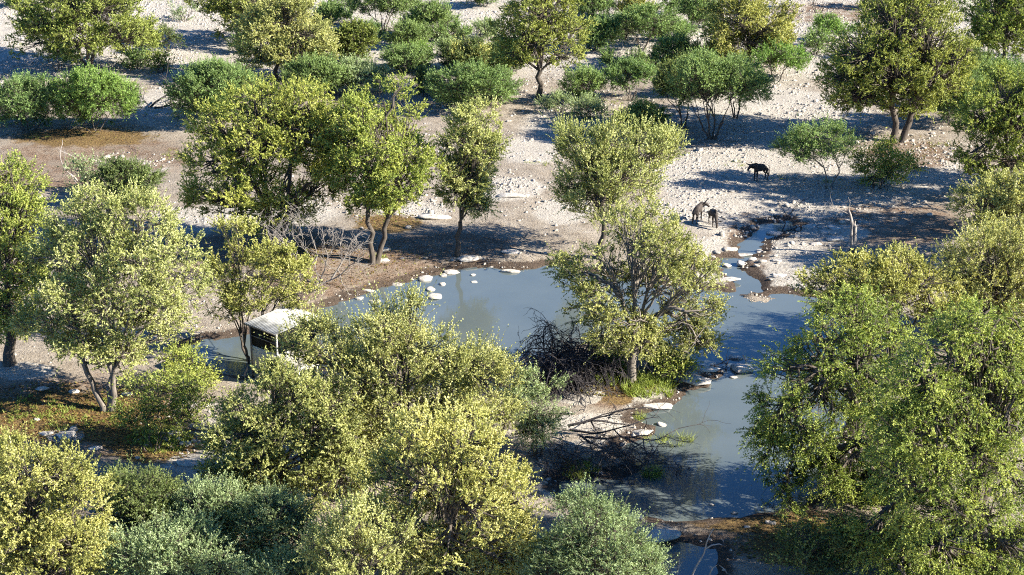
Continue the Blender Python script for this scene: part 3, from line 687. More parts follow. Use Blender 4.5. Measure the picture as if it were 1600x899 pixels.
bush('low leafy shrub at the foot of the islet tree', (1060,600), (1020,1085,540,600), leaf='green', kind='wispy', group='shrubs on the near bank', name='sprawling_shrub', cat='shrub', tone=.05)
for lab, bp, bx, lf in [
 ('small dark bush at the top edge just past the yellow-green bush', (1050,24), (1028,1072,-12,22), 'acacia'),
 ('green bush at the top edge beside the crown of the yellow round tree', (1085,45), (1062,1120,-6,42), 'acacia'),
 ('many-stemmed thorn tree cut by the top edge over brown soil', (1278,20), (1235,1320,-60,-8,1), 'deep'),
 ('thin grey shrub at the top edge past the many-stemmed thorn tree', (1358,14), (1340,1380,-25,8), 'grey'),
 ('second thin grey shrub at the top edge above the largest far tree', (1492,16), (1470,1518,-22,10), 'grey'),
 ('low green bush at the top edge between two stony clearings', (755,10), (725,790,-20,6), 'acacia'),
 ('small bush at the top corner above the many-stemmed tree', (18,10), (0,45,-15,8), 'acacia'),
 ('green bush behind the forked tree at the top edge', (915,30), (885,960,-12,28), 'acacia'),
 ('small green bush alone at the top edge above the brownish bush', (540,18), (525,560,-8,14), 'acacia'),
 ('low bush on the stones between the umbrella trees and the forked tree', (755,60), (735,790,34,58), 'grey'),
 ('twiggy grey bush on stones beside the tiny flat bush', (700,90), (682,722,62,90), 'grey'),
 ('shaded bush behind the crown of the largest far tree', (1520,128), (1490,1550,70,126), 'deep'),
 ('blue-green bush under the crown edge of the yellow round tree', (1090,150), (1050,1120,108,148), 'acacia'),
 ('feathery bush filling the gap between the fan-stemmed and broad flat-topped thorn trees', (1012,120), (984,1044,82,118), 'acacia'),
 ('low spreading bush between the spreading tree and the row of dull bushes', (470,92), (440,512,62,90), 'acacia'),
 ('pale low bush just past the small yellow shrub', (700,66), (672,734,42,64), 'acacia'),
 ('feathery low bush below the tiny flat bush', (655,98), (625,690,70,97), 'bright'),
 ('low bush on the stones between the forked tree and the yellow round tree', (1040,62), (1010,1082,36,62), 'acacia'),
 ('small low bush in front of the forked trunk on the stony path', (872,176), (846,898,150,175), 'grey'),
 ('wide low bush beside the dark thorn tree tucked behind the fanned one', (1000,205), (968,1040,166,203), 'acacia'),
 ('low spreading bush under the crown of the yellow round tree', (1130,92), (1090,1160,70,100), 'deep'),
 ('low bush at the top edge between the spreading tree and the curved-stemmed one', (515,36), (490,545,10,35), 'acacia'),
 ('small bush on the stones behind the bright green dome', (215,108), (190,240,84,107), 'acacia'),
 ('low bush behind the fan-stemmed thorn tree', (975,62), (948,1000,30,60), 'grey'),
 ('low bush behind the brownish olive bush', (572,62), (548,600,38,60), 'acacia'),
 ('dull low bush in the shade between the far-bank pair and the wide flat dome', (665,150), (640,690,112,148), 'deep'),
 ('low bush at the frame edge under the dark corner tree', (1590,150), (1560,1630,100,150), 'acacia')]:
    bush(lab, bp, bx, leaf=lf)

# ------------------------------------------------------------------ dead wood
def branch_set(rng, start, dirn, length, r, depth, spread=.6, kids=(2,4), grav=0.0, curl=.18):
    out = []
    def rec(p, d, L, r, dep):
        k = 6; q = [p]
        for i in range(k-1):
            d = unit(d + rng.normal(size=3)*curl + np.array([0,0,grav]))
            q.append(q[-1]+d*L/(k-1))
        q = np.array(q); out.append((q, np.linspace(r, r*.45, k)))
        if dep == 0: return
        for _ in range(int(rng.integers(kids[0], kids[1]+1))):
            t = int(rng.integers(2, k))
            rec(q[t], unit(d + rng.normal(size=3)*spread), L*(.5+.3*rng.random()), max(.012, r*.55), dep-1)
    rec(np.array(start, float), unit(np.array(dirn, float)), length, r, depth)
    return out
def build_branches(bs, sides=6):
    return merge([tubes(q[None], rr[None], sides) for q, rr in bs])
def dead(name, label, cat, base, specs, m, group=None, seed=1, z=0.0, **kw):
    rng = np.random.default_rng(seed); b = ground(*base)
    bs = []
    for (st, dr, L, r, dep) in specs: bs += branch_set(rng, st, dr, L, r, dep, **kw)
    V, F = build_branches(bs)
    lo = V[:,2].min(); V[:,2] = np.where(V[:,2] < 0, V[:,2]*.15, V[:,2])
    o = obj(name, new_mesh(name, V, F, m, smooth=True)); o.location = [float(v) for v in b]; o.location.z += z
    return tag(o, label, cat, group)
# pale forked stump on the shaded flat
rt = root('dead_tree', ground(1331,398), 'pale forked dead trunk with a charred base in shade on the flat', 'dead tree')
V, F = merge([tubes(np.array([[[0,0,-.2],[.02,0,.5],[-.08,0,.9],[-.14,0,1.7],[-.1,.05,2.2],[-.28,.05,2.9],[-.42,.1,3.3]]]), np.array([[.23,.20,.15,.12,.14,.09,.05]]), 8),
              tubes(np.array([[[0,0,.5],[.1,0,1.0],[.12,0,1.6],[.1,0,2.1],[.02,0,2.25],[.1,0,2.5]]]), np.array([[.18,.15,.13,.13,.09,.04]]), 8),
              tubes(np.array([[[-.28,.05,2.9],[-.9,.1,3.2],[-1.5,.1,3.5],[-1.75,.1,4.2],[-1.7,.1,4.9]]]), np.array([[.035,.028,.02,.015,.008]]), 6),
              tubes(np.array([[[-.42,.1,3.3],[-.35,.1,3.8],[-.5,.1,4.2]]]), np.array([[.04,.025,.01]]), 6)])
obj('trunk', new_mesh('trunk', V, F, TWIG, smooth=True), rt)
V, F = tubes(np.array([[[0,0,-.1],[.02,0,.25],[.03,0,.62]]]), np.array([[.30,.25,.17]]), 9)
tag(obj('charred_base', new_mesh('charred_base', V, F, DEADD, smooth=True), rt), 'charred black base')
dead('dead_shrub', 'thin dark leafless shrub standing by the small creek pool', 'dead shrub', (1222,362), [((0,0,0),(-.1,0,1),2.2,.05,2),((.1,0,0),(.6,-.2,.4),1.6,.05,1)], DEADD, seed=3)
dead('dead_shrub', 'pale leafless thicket of bare twigs behind the hide', 'dead shrub', (488,442),
     [((-.6,0,0),(-.3,0,1),2.8,.055,4),((0,0,0),(.1,.1,1),3.0,.06,4),((.5,0,0),(.5,-.1,1),2.7,.055,4),((.8,0,0),(.9,0,.6),2.5,.055,4),((-.3,.2,0),(-.6,.1,.8),2.5,.055,3),((1.2,0,.1),(.7,.1,.8),2.4,.07,3)], TWIG, seed=5, kids=(3,4))
dead('dead_shrub', 'pale leafless twigs in front of the broad far-bank tree', 'dead shrub', (455,400),
     [((-1,0,0),(-.3,0,1),1.7,.04,3),((0,0,0),(.3,0,1),1.9,.04,3),((-1.8,0,0),(-.2,0,1),1.8,.04,3)], TWIG, seed=6)
dead('dead_shrub', 'bare pale forked stem rising from brown ground', 'dead shrub', (122,284), [((0,0,0),(-.05,0,1),2.6,.06,1),((.1,0,1.8),(-.7,0,.7),1.6,.04,1)], DEAD, seed=8, curl=.2)
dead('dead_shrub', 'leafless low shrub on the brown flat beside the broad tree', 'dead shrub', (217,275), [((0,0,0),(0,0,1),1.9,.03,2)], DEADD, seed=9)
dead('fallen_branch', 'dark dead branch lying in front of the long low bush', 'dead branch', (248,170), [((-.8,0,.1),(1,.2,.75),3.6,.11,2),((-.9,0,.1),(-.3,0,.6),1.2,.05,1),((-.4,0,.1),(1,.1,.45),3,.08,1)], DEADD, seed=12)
HR = np.random.default_rng(99)
def heap(n, ax, ay, out, z0=0.0):
    r = []
    for _ in range(n):
        a_ = HR.random()*6.28; q = HR.random()**.5
        r.append(((ax*q*math.cos(a_), ay*q*math.sin(a_), z0), (out*math.cos(a_)*q+HR.normal()*.2, out*math.sin(a_)*q+HR.normal()*.2, 1.0), 2.2+1.3*HR.random()*(1.2-q), .06, 3))
    return r
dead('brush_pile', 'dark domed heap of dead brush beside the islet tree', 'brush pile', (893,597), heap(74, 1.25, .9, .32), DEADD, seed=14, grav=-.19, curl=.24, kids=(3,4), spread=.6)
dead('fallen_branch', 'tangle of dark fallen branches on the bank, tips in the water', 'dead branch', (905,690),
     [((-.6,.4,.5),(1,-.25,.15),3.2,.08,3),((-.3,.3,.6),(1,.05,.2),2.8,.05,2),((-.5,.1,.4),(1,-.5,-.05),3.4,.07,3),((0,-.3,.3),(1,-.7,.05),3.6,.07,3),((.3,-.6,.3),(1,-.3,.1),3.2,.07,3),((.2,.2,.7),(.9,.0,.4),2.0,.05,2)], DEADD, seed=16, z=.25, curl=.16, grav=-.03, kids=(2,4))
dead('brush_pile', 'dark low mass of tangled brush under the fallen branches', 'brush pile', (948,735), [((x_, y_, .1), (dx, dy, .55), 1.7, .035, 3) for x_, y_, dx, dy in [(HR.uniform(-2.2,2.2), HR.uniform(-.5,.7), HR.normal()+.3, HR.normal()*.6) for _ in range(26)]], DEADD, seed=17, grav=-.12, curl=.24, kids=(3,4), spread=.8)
dead('fallen_branch', 'grey bleached branch lying below the dark tangle at the water', 'dead branch', (912,728),
     [((-.5,.2,.5),(1,-.1,.02),2.6,.06,2),((.4,.1,.5),(1,-.5,0),2.0,.04,1),((-.3,0,.4),(.3,-.8,-.1),1.0,.03,1)], BARKG, seed=19, z=.2)
dead('brush_pile', 'small dark heap of brush under the grey-green water-edge tree', 'brush pile', (868,735),
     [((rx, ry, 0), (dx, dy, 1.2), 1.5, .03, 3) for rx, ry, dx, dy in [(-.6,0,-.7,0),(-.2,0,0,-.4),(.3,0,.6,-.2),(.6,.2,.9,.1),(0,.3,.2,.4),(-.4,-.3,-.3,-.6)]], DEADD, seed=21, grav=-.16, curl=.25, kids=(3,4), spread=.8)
rb = root('bare_branch', ground(1074,925), 'bleached crooked bare branch sticking up before the dark pool', 'dead branch')
s_ = scale_at(ground(1074,925)); Yb = ground(1074,925)[1]; b0 = ground(1074,925)
def loc_line(pts, r0, r1):
    q = np.array([at_y(x, y, Yb)-b0 for x, y in pts]); q[0] = q[0] if len(pts) > 9 else q[0]
    return tubes(q[None], np.linspace(r0, r1, len(pts))[None], 7)
V, F = merge([loc_line([(1074,925),(1080,902),(1088,885),(1100,865),(1104,848),(1109,836),(1115,826)], .06, .022),
              loc_line([(1102,858),(1112,852),(1124,850),(1131,853),(1130,845),(1127,842)], .035, .02)])
obj('branch', new_mesh('branch', V, F, DEAD, smooth=True), rb)
V, F = merge([loc_line([(1100,925),(1108,900),(1113,888),(1122,882),(1130,888),(1136,896)], .05, .02)])
o = obj('bare_branch', new_mesh('bare_branch', V, F, DEAD, smooth=True)); o.location = [float(v) for v in b0]
tag(o, 'short hooked bare branch beside the taller crooked one', 'dead branch')
V, F = merge([loc_line([(1054,925),(1058,898),(1061,880),(1062,872)], .045, .03), loc_line([(1060,888),(1066,878)], .03, .015)])
o = obj('bare_branch', new_mesh('bare_branch', V, F, DEAD, smooth=True)); o.location = [float(v) for v in b0]
tag(o, 'stubby pale broken stick rising from the bottom edge bush', 'dead branch')
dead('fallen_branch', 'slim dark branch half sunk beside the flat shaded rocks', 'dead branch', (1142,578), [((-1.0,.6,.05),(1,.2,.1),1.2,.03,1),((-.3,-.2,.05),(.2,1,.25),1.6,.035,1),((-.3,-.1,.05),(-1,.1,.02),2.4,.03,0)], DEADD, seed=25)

# ------------------------------------------------------------------ rocks
def ico(sub):
    import bmesh
    bm = bmesh.new(); bmesh.ops.create_icosphere(bm, subdivisions=sub, radius=1)
    V = np.array([v.co[:] for v in bm.verts]); F = np.array([[v.index for v in f.verts] for f in bm.faces]); bm.free()
    return V, F
ICO3, ICO2 = ico(3), ico(2)
def rock_shape(rng, sx, sy, sz, hi=True):
    V, F = ICO3 if hi else ICO2
    V = V.copy()
    for _ in range(9):                                  # chop by planes for facets
        n = unit(rng.normal(size=3)); c = .62+.25*rng.random()
        dd = V@n; m = dd > c; V[m] -= (dd[m]-c)[:,None]*n
    V += rng.normal(size=3)*0
    V *= (1+.10*(vnoise(V[:,0]*2.3+V[:,2]*1.7+9, V[:,1]*2.3-V[:,2]*1.9+9, int(rng.integers(999)))-.5))[:,None]
    V[:,2] = np.where(V[:,2] > .55, .55+(V[:,2]-.55)*.4, V[:,2])
    a = rng.random()*6.28; ca, sa = math.cos(a), math.sin(a)
    V = np.stack([V[:,0]*ca-V[:,1]*sa, V[:,0]*sa+V[:,1]*ca, V[:,2]], 1)
    return V*np.array([sx, sy, sz]), F
RR = np.random.default_rng(7)
def rock(label, px, py, w_, h_, group=None, m=None):
    b = ground(px, py); s = scale_at(b)
    sp_ = (CH)/math.hypot(b[1], CH)
    sx = w_/s/2
    sz = max(.07, min(h_/s*.5, sx*.55))
    sy = max(sx*.55, min(sx*1.3, (h_/s/2)/sp_*.75))
    V, F = rock_shape(RR, sx*1.08, sy, sz)
    o = obj('rock', new_mesh('rock', V, F, m or ROCK, smooth=False))
    z = max(b[2], -.02)
    o.location = (float(b[0]), float(b[1]), float(z+sz*.12)); o.rotation_euler = (RR.normal()*.08, RR.normal()*.08, 0)
    return tag(o, label, 'rock', group)
for a in [
 ('squarish flat-topped white rock out in the water, largest in its cluster',680,465,25,11),('rounded white rock just behind the squarish one in the water',672,453,15,9),
 ('lumpy white rock at the brown shore beside the water cluster',663,437,27,11),('small rounded rock off the shaded shore beside the slim tree',691,445,10,7),
 ('shaded ledge rock under the slim curved tree at the water line',704,426,28,9),('long pale rock running along the brown shore',636,437,23,6),
 ('pale slab at the shore left of the long shore rock',621,445,17,6),('flat rock on the brown shore near the spiky treetop',575,455,18,6),
 ('tilted narrow rock in shallow water near the brown shore point',561,467,15,6),('flat muddy rock at the water behind the spiky treetop',587,471,18,5),
 ('white rock lying between the lumpy rock and the shaded ledge',693,431,12,6),('white rock on the brown shore above the lumpy one',671,429,14,5),
 ('wide flat white rock on the far shore in the sun',797,425,29,8),('small rock standing in the blue shaded water',739,430,9,4),('small rock in the water just below the blue shade',741,441,10,4),
 ('flat sunlit slab beside the tree with leaning stems',599,408,24,8),('shaded white slab just behind the leaning stems',598,391,24,9),
 ('white slab on the bare ground behind the slim curved tree',680,340,50,9),('pale slab in shade at the foot of the slim curved tree',729,405,36,7),
 ('pale slab in dappled shade near the pond rim',800,394,32,6),('low pale slab on the bare path far from the water',800,306,46,9),('low ledge at the pond rim beside the wide flat rock',776,416,36,7),
 ('large layered flat rock in the shaded blue water',1158,579,38,20),('flat rock just behind the large layered rock',1149,560,23,9),('small rock in front of the large layered rock',1146,590,13,5),
 ('white rock just off the tip of the sandy spit',1034,664,15,9),('shaded slab along the islet shore',1085,596,60,15),('shaded slab behind the first along the islet shore',1102,578,46,9),
 ('rounded rock at the creek bend',1136,416,15,8),('pale rock in the creek just above the bend',1160,413,21,9),('pale rock beside the narrow creek run',1175,406,15,7),('flat white ledge across the creek',1160,399,30,6),
 ('small rock where the creek leaves its pool',1187,394,13,6),('broad flat rock by the creek mouth',1138,438,36,8),('lone white rock on the gravelly slope above the pond',1213,408,17,7),('pale rock on the gravel by the wildebeest creek',1142,390,24,7),
 ('sunlit pale rock at the rim of the shaded flat',1265,355,22,8),('blue-shaded rock on the flat, smallest of its line',1288,364,18,7),('blue-shaded rock behind the forked dead trunk',1303,357,23,8),
 ('wide blue-shaded rock just beside the forked dead trunk',1308,375,32,10),('low blue-shaded rock nearest the gravel slope',1274,382,22,7),('flat shaded rock beside the small creek pool',1213,365,32,7),
 ('flat white rock low on the gravel slope',1220,432,28,7),('white rock at the pond rim under the yellow-tipped tree',1237,453,22,6),
 ('flat white stone in leaf litter near the corner tree',71,679,26,9),('large flat white stone in leaf litter',105,682,36,16),('smooth white rock at the shade line below the litter',150,701,23,9),
 ('shaded flat stone behind the litter patch',66,608,23,8),('grey stone behind the three grey trunks',115,613,18,7),('biggest white rock in the shaded hollow beside the greyish-green tree',300,724,46,16),
 ('white rock above the shaded hollow',290,694,20,9),('small white stone alone in the shaded hollow',216,716,11,5),('long pale slab above the sprawling shrub',310,634,50,9),('pale stone beside the sprawling shrub',268,679,26,9),
 ('stone beside the foot of the three grey trunks',199,617,18,7),('small stone on the orange litter',57,656,11,5),('pale stone at the edge of the shaded hollow',267,731,16,6),
 ('dim flat stone on the dark near shore',1205,818,20,8),('small pale stone on the dark near shore',1167,824,10,5),('pale stone under the hanging twigs',1235,836,13,6),('white stone farthest along the dark near shore',1253,847,18,8),
 ('tiny pale stone in the dark water',1112,789,10,4),('pale stone where the near shore meets the water',1148,802,12,5),
 ('broad grey ledge between the dark pool and the pond',1035,838,72,22),('white ledge rock at the end of the sandy spit',1002,677,44,12),('long white ledge rock under the islet litter',1030,636,60,12)]:
    rock(*a)
# loose stones: the largest as individuals, the rest as rubble
N = 420000
X = RR.uniform(-75, 75, N); Yv = 62 + (RR.random(N)**.8)*175
px, py, zc = project(X, Yv, np.zeros(N)); inv = (px > -60) & (px < 1660) & (py > -25) & (py < 930)
X, Yv, px, py, zc = X[inv], Yv[inv], px[inv], py[inv], zc[inv]
S = shore(X, Yv); zn = zones(px, py)
dens = .12 + .72*np.clip(zn['white'],0,1) - .35*zn['soil'] + .55*np.exp(-np.abs(S)/.8)*(S > .1) + .35*zn['ledge']
dens *= np.clip(.05+2.6*(fbm(X/4.5, Yv/4.5, 77, 4)-.36), 0, 1.4)
bar = ell(px, py, 1176, 468, 46, 6, .4) > .5
keep = ((RR.random(len(X)) < dens) & (S > .05)) | (bar & (RR.random(len(X)) < .9))
X, Yv, px, py, zc, S, bar = X[keep], Yv[keep], px[keep], py[keep], zc[keep], S[keep], bar[keep]
H = height(X, Yv, S)
sz = .035 + .065*RR.random(len(X))**2.4 + .13*(RR.random(len(X)) < .05)*RR.random(len(X))
sz = np.where(bar, sz*.7, sz)*(1+.25*(zc > 130))
CUBE = np.array([[-1,-1,-1],[1,-1,-1],[1,1,-1],[-1,1,-1],[-.7,-.7,1],[.7,-.7,1],[.7,.7,1],[-.7,.7,1]])*np.array([.85,.85,.55])
CF = np.array([[4,5,6,7],[0,1,5,4],[1,2,6,5],[2,3,7,6],[3,0,4,7]])
n = len(X)
V = CUBE[None]*(1+RR.normal(size=(n,8,3))*.25)*sz[:,None,None]*np.stack([.8+.7*RR.random(n), .7+.5*RR.random(n), .6+.6*RR.random(n)],1)[:,None,:]
a = RR.random(n)*6.28; ca, sa = np.cos(a)[:,None], np.sin(a)[:,None]
V = np.stack([V[:,:,0]*ca-V[:,:,1]*sa, V[:,:,0]*sa+V[:,:,1]*ca, V[:,:,2]], 2)
V[:,:,0] += X[:,None]; V[:,:,1] += Yv[:,None]; V[:,:,2] += (H+sz*.25)[:,None]
F = (CF[None]+8*np.arange(n)[:,None,None]).reshape(-1,4)
print('rubble', n)
tag(obj('rubble', new_mesh('rubble', V.reshape(-1,3), F, RUBBLE)), 'pale limestone rubble strewn over the dry ground', 'rubble', kind='stuff')
STONE = [new_mesh('stone', *rock_shape(RR, 1, .8, .55, False), RUBBLE) for _ in range(8)]
AREAS = [('pale loose stone among many on the stony far ground', 'loose stones on the far ground', (0,1600,0,150), 90),
         ('pale loose stone among many on the flat where the wildebeest stand', 'loose stones on the wildebeest flat', (1050,1480,180,340), 70),
         ('pale loose stone among many on the bank along the creek', 'loose stones along the creek', (1110,1330,340,455), 40),
         ('pale loose stone among many on the bare path above the pond', 'loose stones on the bare path', (560,900,170,412), 20)]
for lab, grp, (x0,x1,y0,y1), cnt in AREAS:
    done = 0
    while done < cnt:
        b = ground(RR.uniform(x0,x1), RR.uniform(y0,y1))
        if shore(b[:1], b[1:2])[0] < .2: continue
        o = obj('stone', STONE[int(RR.integers(8))]); q = .17+.16*RR.random()**2
        o.location = (float(b[0]), float(b[1]), float(b[2]+q*.15)); o.scale = (q*1.1, q, q); o.rotation_euler = (0,0,RR.random()*6.28)
        tag(o, lab, 'stone', grp); done += 1

# ------------------------------------------------------------------ grass, reeds, leaf litter
def grass(name, label, cat, spots, leaf, hgt, wid, seed):
    rng = np.random.default_rng(seed); P = []
    for (cx, cy_, rx, ry, cnt) in spots:
        a = rng.random(cnt)*6.28; r = rng.random(cnt)**.5
        for qx, qy in zip(cx+rx*r*np.cos(a), cy_+ry*r*np.sin(a)): P.append(at_z(qx, qy, .2))
    P = np.array(P); P[:,2] = np.maximum(height(P[:,0], P[:,1]), -.05)
    nb = 12; n = len(P)*nb
    B = np.repeat(P, nb, 0) + rng.normal(size=(n,3))*np.array([.10,.10,0])
    d = unit(rng.normal(size=(n,3))*np.array([.5,.5,.1])+np.array([0,0,1])); h = hgt*(.4+.9*rng.random(n))[:,None]
    sd_ = unit(np.cross(d, rng.normal(size=(n,3))))*wid
    bend = rng.normal(size=(n,3))*np.array([.22,.22,0])*h
    V = np.stack([B-sd_, B+sd_, B+d*h*.6+sd_*.7+bend*.4, B+d*h*.6-sd_*.7+bend*.4, B+d*h*.6-sd_*.7+bend*.4, B+d*h*.6+sd_*.7+bend*.4, B+d*h+sd_*.1+bend, B+d*h-sd_*.1+bend], 1)
    F = np.arange(n*8).reshape(-1,4)
    tone = np.repeat(np.clip(.5+.5*(rng.random(n)-.5),0,1), 2)
    return tag(obj(name, new_mesh(name, V.reshape(-1,3), F, LEAF[leaf], tone)), label, cat, kind='stuff')
grass('grass', 'fresh bright green grass round the islet trunk', 'grass', [(950,580,26,13,420),(1045,574,30,12,160),(985,606,70,7,90),(1010,618,40,8,40)], 'green', .60, .018, 31)
grass('reeds', 'thin reeds in the shallow water beside the fallen branches', 'reeds', [(1022,738,14,6,40),(1050,685,40,9,22),(1000,650,6,4,10),(905,738,30,8,50)], 'green', .55, .010, 33)
grass('undergrowth', 'sparse green undergrowth on leaf litter near the near-bank trees', 'undergrowth', [(120,655,120,26,90),(250,695,50,22,130),(590,412,14,4,10),(1290,850,80,30,120),(60,645,60,20,30)], 'green', .22, .018, 35)
grass('dry_grass', 'thin straw-coloured tufts among the far stones', 'grass', [(RR.uniform(0,1600), RR.uniform(5,300), 22, 5, 7) for _ in range(120)], 'olive', .22, .014, 37)
rng = np.random.default_rng(41); P = []
for (cx, cy_, rx, ry, cnt) in [(110,650,190,48,4200),(240,690,80,40,1500),(950,600,100,24,1600),(600,352,60,14,500),(1290,850,150,40,1600),(440,400,90,24,900),(130,215,130,16,700),(600,420,120,40,900),(1410,240,100,24,700),(860,130,120,40,500)]:
    a = rng.random(cnt)*6.28; r = rng.random(cnt)**.6
    for qx, qy in zip(cx+rx*r*np.cos(a), cy_+ry*r*np.sin(a)): P.append(at_z(qx, qy, .3))
P = np.array(P); s_ = shore(P[:,0], P[:,1]); P = P[s_ > .1]; P[:,2] = height(P[:,0], P[:,1])+.02+.03*rng.random(len(P))
n = len(P); a = unit(rng.normal(size=(n,3))*np.array([1,1,.25])); b = unit(np.cross(a, np.array([0,0,1.])+rng.normal(size=(n,3))*.3))
l_ = (.05+.07*rng.random(n))[:,None]
V = np.stack([P-a*l_, P+b*l_*.5, P+a*l_, P-b*l_*.5], 1).reshape(-1,3)
tag(obj('leaf_litter', new_mesh('leaf_litter', V, np.arange(n*4).reshape(-1,4), LEAF['litter'], rng.random(n))), 'orange and brown fallen leaves under the trees', 'leaf litter', kind='stuff')

# ------------------------------------------------------------------ the hide on stilts
HB = ground(436, 603)
hide = root('game_hide', HB, 'raised box hide with a white roof and dark viewing slit at the pond', 'hide', rz=math.radians(-41.8))
WALL = plain('painted_board', (.47,.45,.40), .8, 0, .2, 2.5); ROOF = plain('white_sheet_roof', (.44,.435,.41), .75, 0, .3, 2.2)
DARK = plain('interior_shade', (.005,.005,.005), .9, 0, .2, 20); POST = plain('steel_post', (.16,.15,.14), .6, 0, .2, 5)  # near-black sheets paint in the shade inside the hide's openings
LX, LY = 2.3, 2.8            # local: x along the face with the slit, y into the depth; origin at the front corner
def part(name, pieces, m, parent, lab=None):
    V, F = merge(pieces); o = obj(name, new_mesh(name, V, F, m), parent)
    if lab: o['label'] = lab
    return o
FZ, SZ, RZ = .75, 1.95, 3.30
part('floor_panel', [box((-LX/2, LY/2, FZ-.03), (LX-.02, LY-.02, .06))], WALL, hide)
part('front_panel', [box((-LX/2, 0, (FZ+SZ)/2), (LX, .05, SZ-FZ))], WALL, hide)
part('side_panel', [box((.028, LY/2, (FZ+SZ)/2), (.05, LY+.05, SZ-FZ))], WALL, hide)
part('side_panel', [box((-LX-.028, LY/2, (FZ+RZ)/2), (.05, LY+.05, RZ-FZ))], WALL, hide)
part('rear_panel', [box((-LX/2, LY, (FZ+RZ)/2), (LX, .05, RZ-FZ))], WALL, hide)
part('shade_sheet', [box((-LX/2, .03, (SZ+RZ)/2), (LX-.06, .02, RZ-SZ-.06))], DARK, hide, 'black sheet standing in for the shaded inside of the viewing slit')
part('shade_sheet', [box((-.01, LY/2, (SZ+RZ)/2), (.02, LY-.1, RZ-SZ-.06))], DARK, hide)
part('rail', [box((-LX/2, -.01, SZ+.62), (LX-.1, .04, .05))], POST, hide)
for x_, y_ in ((0,0),(-LX,0),(0,LY),(-LX,LY)):
    part('post', [box((x_, y_-.02 if y_ == 0 else y_, RZ/2-.15), (.085, .085, RZ+.28))], POST if not (x_ == 0 and y_ == 0) else WALL, hide)
rf = part('roof', [], ROOF, hide) if False else None
nr = 16; xs = np.linspace(-LX-.2, .25, nr*4+1); prof = .018*np.sin(np.arange(nr*4+1)*math.pi/2)
top = np.array([[x_, y_, RZ+.05+(y_+.28)/(LY+.53)*.22+h_] for y_ in (-.28, LY+.25) for x_, h_ in zip(xs, prof)])
k_ = len(xs); Ft = np.array([[i, i+1, k_+i+1, k_+i] for i in range(k_-1)])
V2 = np.concatenate([top, top-np.array([0,0,.045])]); Fb = Ft[:,::-1]+2*k_
Fe = np.array([[i+1, i, 2*k_+i, 2*k_+i+1] for i in range(k_-1)]+[[k_+i, k_+i+1, 3*k_+i+1, 3*k_+i] for i in range(k_-1)]+[[0,k_,3*k_,2*k_],[2*k_-1,k_-1,3*k_-1,4*k_-1]])
rf = obj('roof', new_mesh('roof', V2, np.concatenate([Ft,Fb,Fe]), ROOF), hide)
V, F = merge([box((-LX/2, -.30, RZ+.0), (LX+.44, .03, .09))]); obj('fascia', new_mesh('fascia', V, F, POST), rf)
V, F = tubes(np.array([[[-.55,-.06,1.25],[-1.0,-.75,.5],[-1.35,-1.25,-.1]]]), np.array([[.035,.035,.035]]), 7)
obj('prop_pole', new_mesh('prop_pole', V, F, BARKG, smooth=True), hide)
V, F = merge([box((.45, LY*.55, FZ+.10), (.8, LY*.6, .05)), box((.84, LY*.3, FZ/2), (.06,.06,FZ+.3)), box((.84, LY*.8, FZ/2), (.06,.06,FZ+.3))]); obj('entry_step', new_mesh('entry_step', V, F, WALL), hide)

# ------------------------------------------------------------------ animals
def skin(name, verts, edges, radii, m, parent, sub=2, rootv=0):
    me = bpy.data.meshes.new(name+'_frame'); me.from_pydata(verts, edges, [])
    o = bpy.data.objects.new(name, me); COL.objects.link(o)
    md = o.modifiers.new('s', 'SKIN'); md.use_smooth_shade = True
    for i, r in enumerate(radii):
        v = me.skin_vertices[0].data[i]; v.radius = (r, r) if not isinstance(r, tuple) else r; v.use_root = (i == rootv)
    sb = o.modifiers.new('d', 'SUBSURF'); sb.levels = sub; sb.render_levels = sub
    dg = bpy.context.evaluated_depsgraph_get(); dg.update()
    nm = bpy.data.meshes.new_from_object(o.evaluated_get(dg)); nm.name = name
    bpy.data.objects.remove(o); bpy.data.meshes.remove(me)
    nm.materials.clear(); nm.materials.append(m)
    for p in nm.polygons: p.use_smooth = True
    return obj(name, nm, parent)
HIDE_D = plain('dark_hide', (.040,.034,.034), .65, 0, .35, 5); HIDE_B = plain('brown_hide', (.062,.049,.041), .7, 0, .35, 4)
HORN = plain('horn', (.03,.027,.025), .5); MANE = plain('black_hair', (.012,.011,.011), .8)
ORYX = plain('fawn_hide', (.20,.165,.145), .7, 0, .2, 4); WHT = plain('white_hair', (.62,.58,.52), .8)
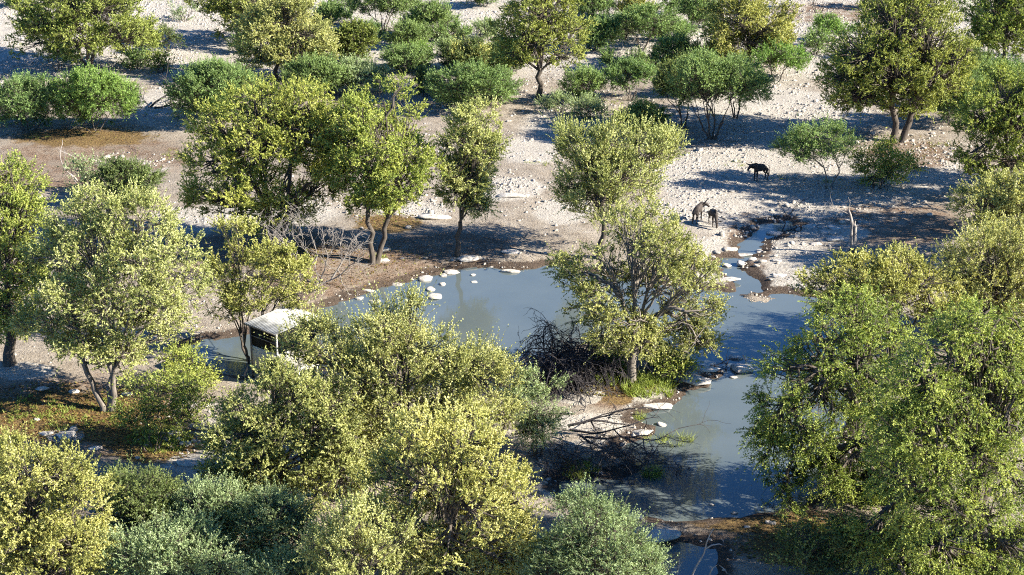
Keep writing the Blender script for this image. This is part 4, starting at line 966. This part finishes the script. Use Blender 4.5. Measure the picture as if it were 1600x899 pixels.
def antelope(label, px, py, rz, hide_m, pose, name='wildebeest', cat='wildebeest', scale=1.0, group=None):
    b = ground(px, py); r = root(name, b, label, cat, group, rz); r.scale = (scale,)*3
    if pose == 'up':     head = [(.78,0,1.40),(.98,0,1.44),(1.16,0,1.28),(1.30,0,1.02)]
    elif pose == 'turn': head = [(.74,-.05,1.34),(.90,-.20,1.42),(.98,-.42,1.30),(.98,-.62,1.10)]
    else:                head = [(.78,0,.98),(.98,0,.66),(1.08,0,.42),(1.12,0,.12)]
    V = [(-.05,0,1.10),(-.62,0,1.12),(.35,0,1.16),(.50,0,1.32)] + head
    R = [.285,(.21,.25),.31,.22,.165,.13,.105,.08]
    E = [(0,1),(0,2),(2,3),(3,4),(4,5),(5,6),(6,7)]
    def leg(pts, rr, at):
        for sgn in (-1,1):
            prev = at
            for (x_,y_,z_), q in zip(pts, rr):
                V.append((x_, y_*sgn, z_)); R.append(q); E.append((prev, len(V)-1)); prev = len(V)-1
    leg([(.40,.15,.88),(.42,.15,.50),(.40,.15,.14),(.44,.15,.03)], [.105,.06,.045,.05], 2)
    leg([(-.62,.16,.90),(-.50,.17,.70),(-.72,.16,.48),(-.68,.16,.13),(-.64,.16,.03)], [.15,.09,.055,.042,.05], 1)
    skin('body', V, E, R, hide_m, r)
    h = np.array(head); top = h[1]; fwd = unit(h[3]-h[1]); side = unit(np.cross(fwd, np.array([0,0,1.]) if abs(fwd[2]) < .9 else np.array([1.,0,0]))); upv = unit(np.cross(side, fwd)); 
    if upv[2] < 0 or (pose == 'graze' and upv[0] < 0): upv = -upv
    for sgn in (-1,1):
        sd_ = side*sgn
        if name == 'wildebeest': q = [top+upv*.06, top+sd_*.16+upv*.04, top+sd_*.34+upv*.02, top+sd_*.40+upv*.20, top+sd_*.28+upv*.38]; rr = [.065,.06,.05,.035,.012]
        else: q = [top+sd_*.05+upv*.06, top+sd_*.09+upv*.32-fwd*.12, top+sd_*.13+upv*.60-fwd*.25, top+sd_*.17+upv*.85-fwd*.36, top+sd_*.20+upv*1.05-fwd*.42]; rr = [.03,.026,.022,.016,.006]
        Vh, Fh = tubes(np.array(q)[None], np.array(rr)[None], 7); obj('horn', new_mesh('horn', Vh, Fh, HORN, smooth=True), r)
        e = [top+sd_*.07-upv*.0, top+sd_*.17-upv*.03, top+sd_*.25-upv*.08]
        Vh, Fh = tubes(np.array(e)[None], np.array([[.02,.045,.006]]), 6); obj('ear', new_mesh('ear', Vh, Fh, hide_m, smooth=True), r)
    Vt, Ft_ = tubes(np.array([[[-.86,0,1.16],[-.93,0,1.02],[-.94,0,.75],[-.92,0,.45],[-.93,0,.30]]]), np.array([[.035,.028,.04,.055,.01]]), 7)
    obj('tail', new_mesh('tail', Vt, Ft_, MANE, smooth=True), r)
    mz = np.array([[.30,0,1.50],[.46,0,1.53],[.62,0,1.50],list(h[0]+np.array([0,0,.14])),list(top+upv*.11)])
    Vt, Ft_ = tubes(mz[None], np.array([[.02,.045,.05,.045,.02]]), 6); obj('mane', new_mesh('mane', Vt, Ft_, MANE, smooth=True), r)
    if name == 'wildebeest':
        bz = np.array([h[2]-upv*.10, h[1]*.6+h[2]*.4-upv*.2, h[0]-np.array([0,0,.22]), h[0]*.5+np.array([.25,0,.52])-np.array([0,0,.0])])
        Vt, Ft_ = tubes(bz[None], np.array([[.02,.05,.06,.02]]), 6); obj('beard', new_mesh('beard', Vt, Ft_, MANE, smooth=True), r)
    else:
        Vt, Ft_ = tubes(np.array([h[1]+upv*.02, h[2]+upv*.035, h[3]+upv*.02])[None], np.array([[.105,.098,.078]]), 8); obj('face_mask', new_mesh('face_mask', Vt, Ft_, WHT, smooth=True), r)
        Vt, Ft_ = tubes(np.array([[[.38,0,.90],[0,0,.84],[-.45,0,.90]]]), np.array([[.05,.06,.05]]), 8); obj('belly_patch', new_mesh('belly_patch', Vt, Ft_, WHT, smooth=True), r)
    return r
GW = 'wildebeest on the stony flat'
antelope('dark wildebeest standing alone side-on beside a patch of shade, head up', 1187, 283, math.radians(212), HIDE_D, 'up', group=GW, scale=1.0)
antelope('brown wildebeest standing with its head turned back, beside a grazing one', 1090, 347, math.radians(62), HIDE_B, 'turn', group=GW, scale=.9)
antelope('brown wildebeest facing the camera with its head lowered to the ground', 1114, 353, math.radians(-80), HIDE_B, 'graze', group=GW, scale=.9)
antelope('grey long-horned antelope half hidden by the largest far tree', 1341, 84, math.radians(178), ORYX, 'up', name='antelope', cat='antelope', scale=.92)
bd = root('water_bird', ground(1166, 567), 'small pale bird standing in shallow water beside the layered rock', 'bird', rz=math.radians(200))
bd.location.z = 0.0
skin('body', [(0,0,.26),(-.16,0,.24),(.12,0,.30),(.18,0,.44),(.21,0,.52),(.28,0,.51),(.02,.05,.12),(.02,.05,0),(.02,-.05,.12),(.02,-.05,0)],
     [(0,1),(0,2),(2,3),(3,4),(4,5),(0,6),(6,7),(0,8),(8,9)], [.12,.06,.085,.04,.05,.015,.018,.012,.018,.012], plain('pale_feather', (.62,.50,.42), .7, 0, .2, 12), bd, 1)
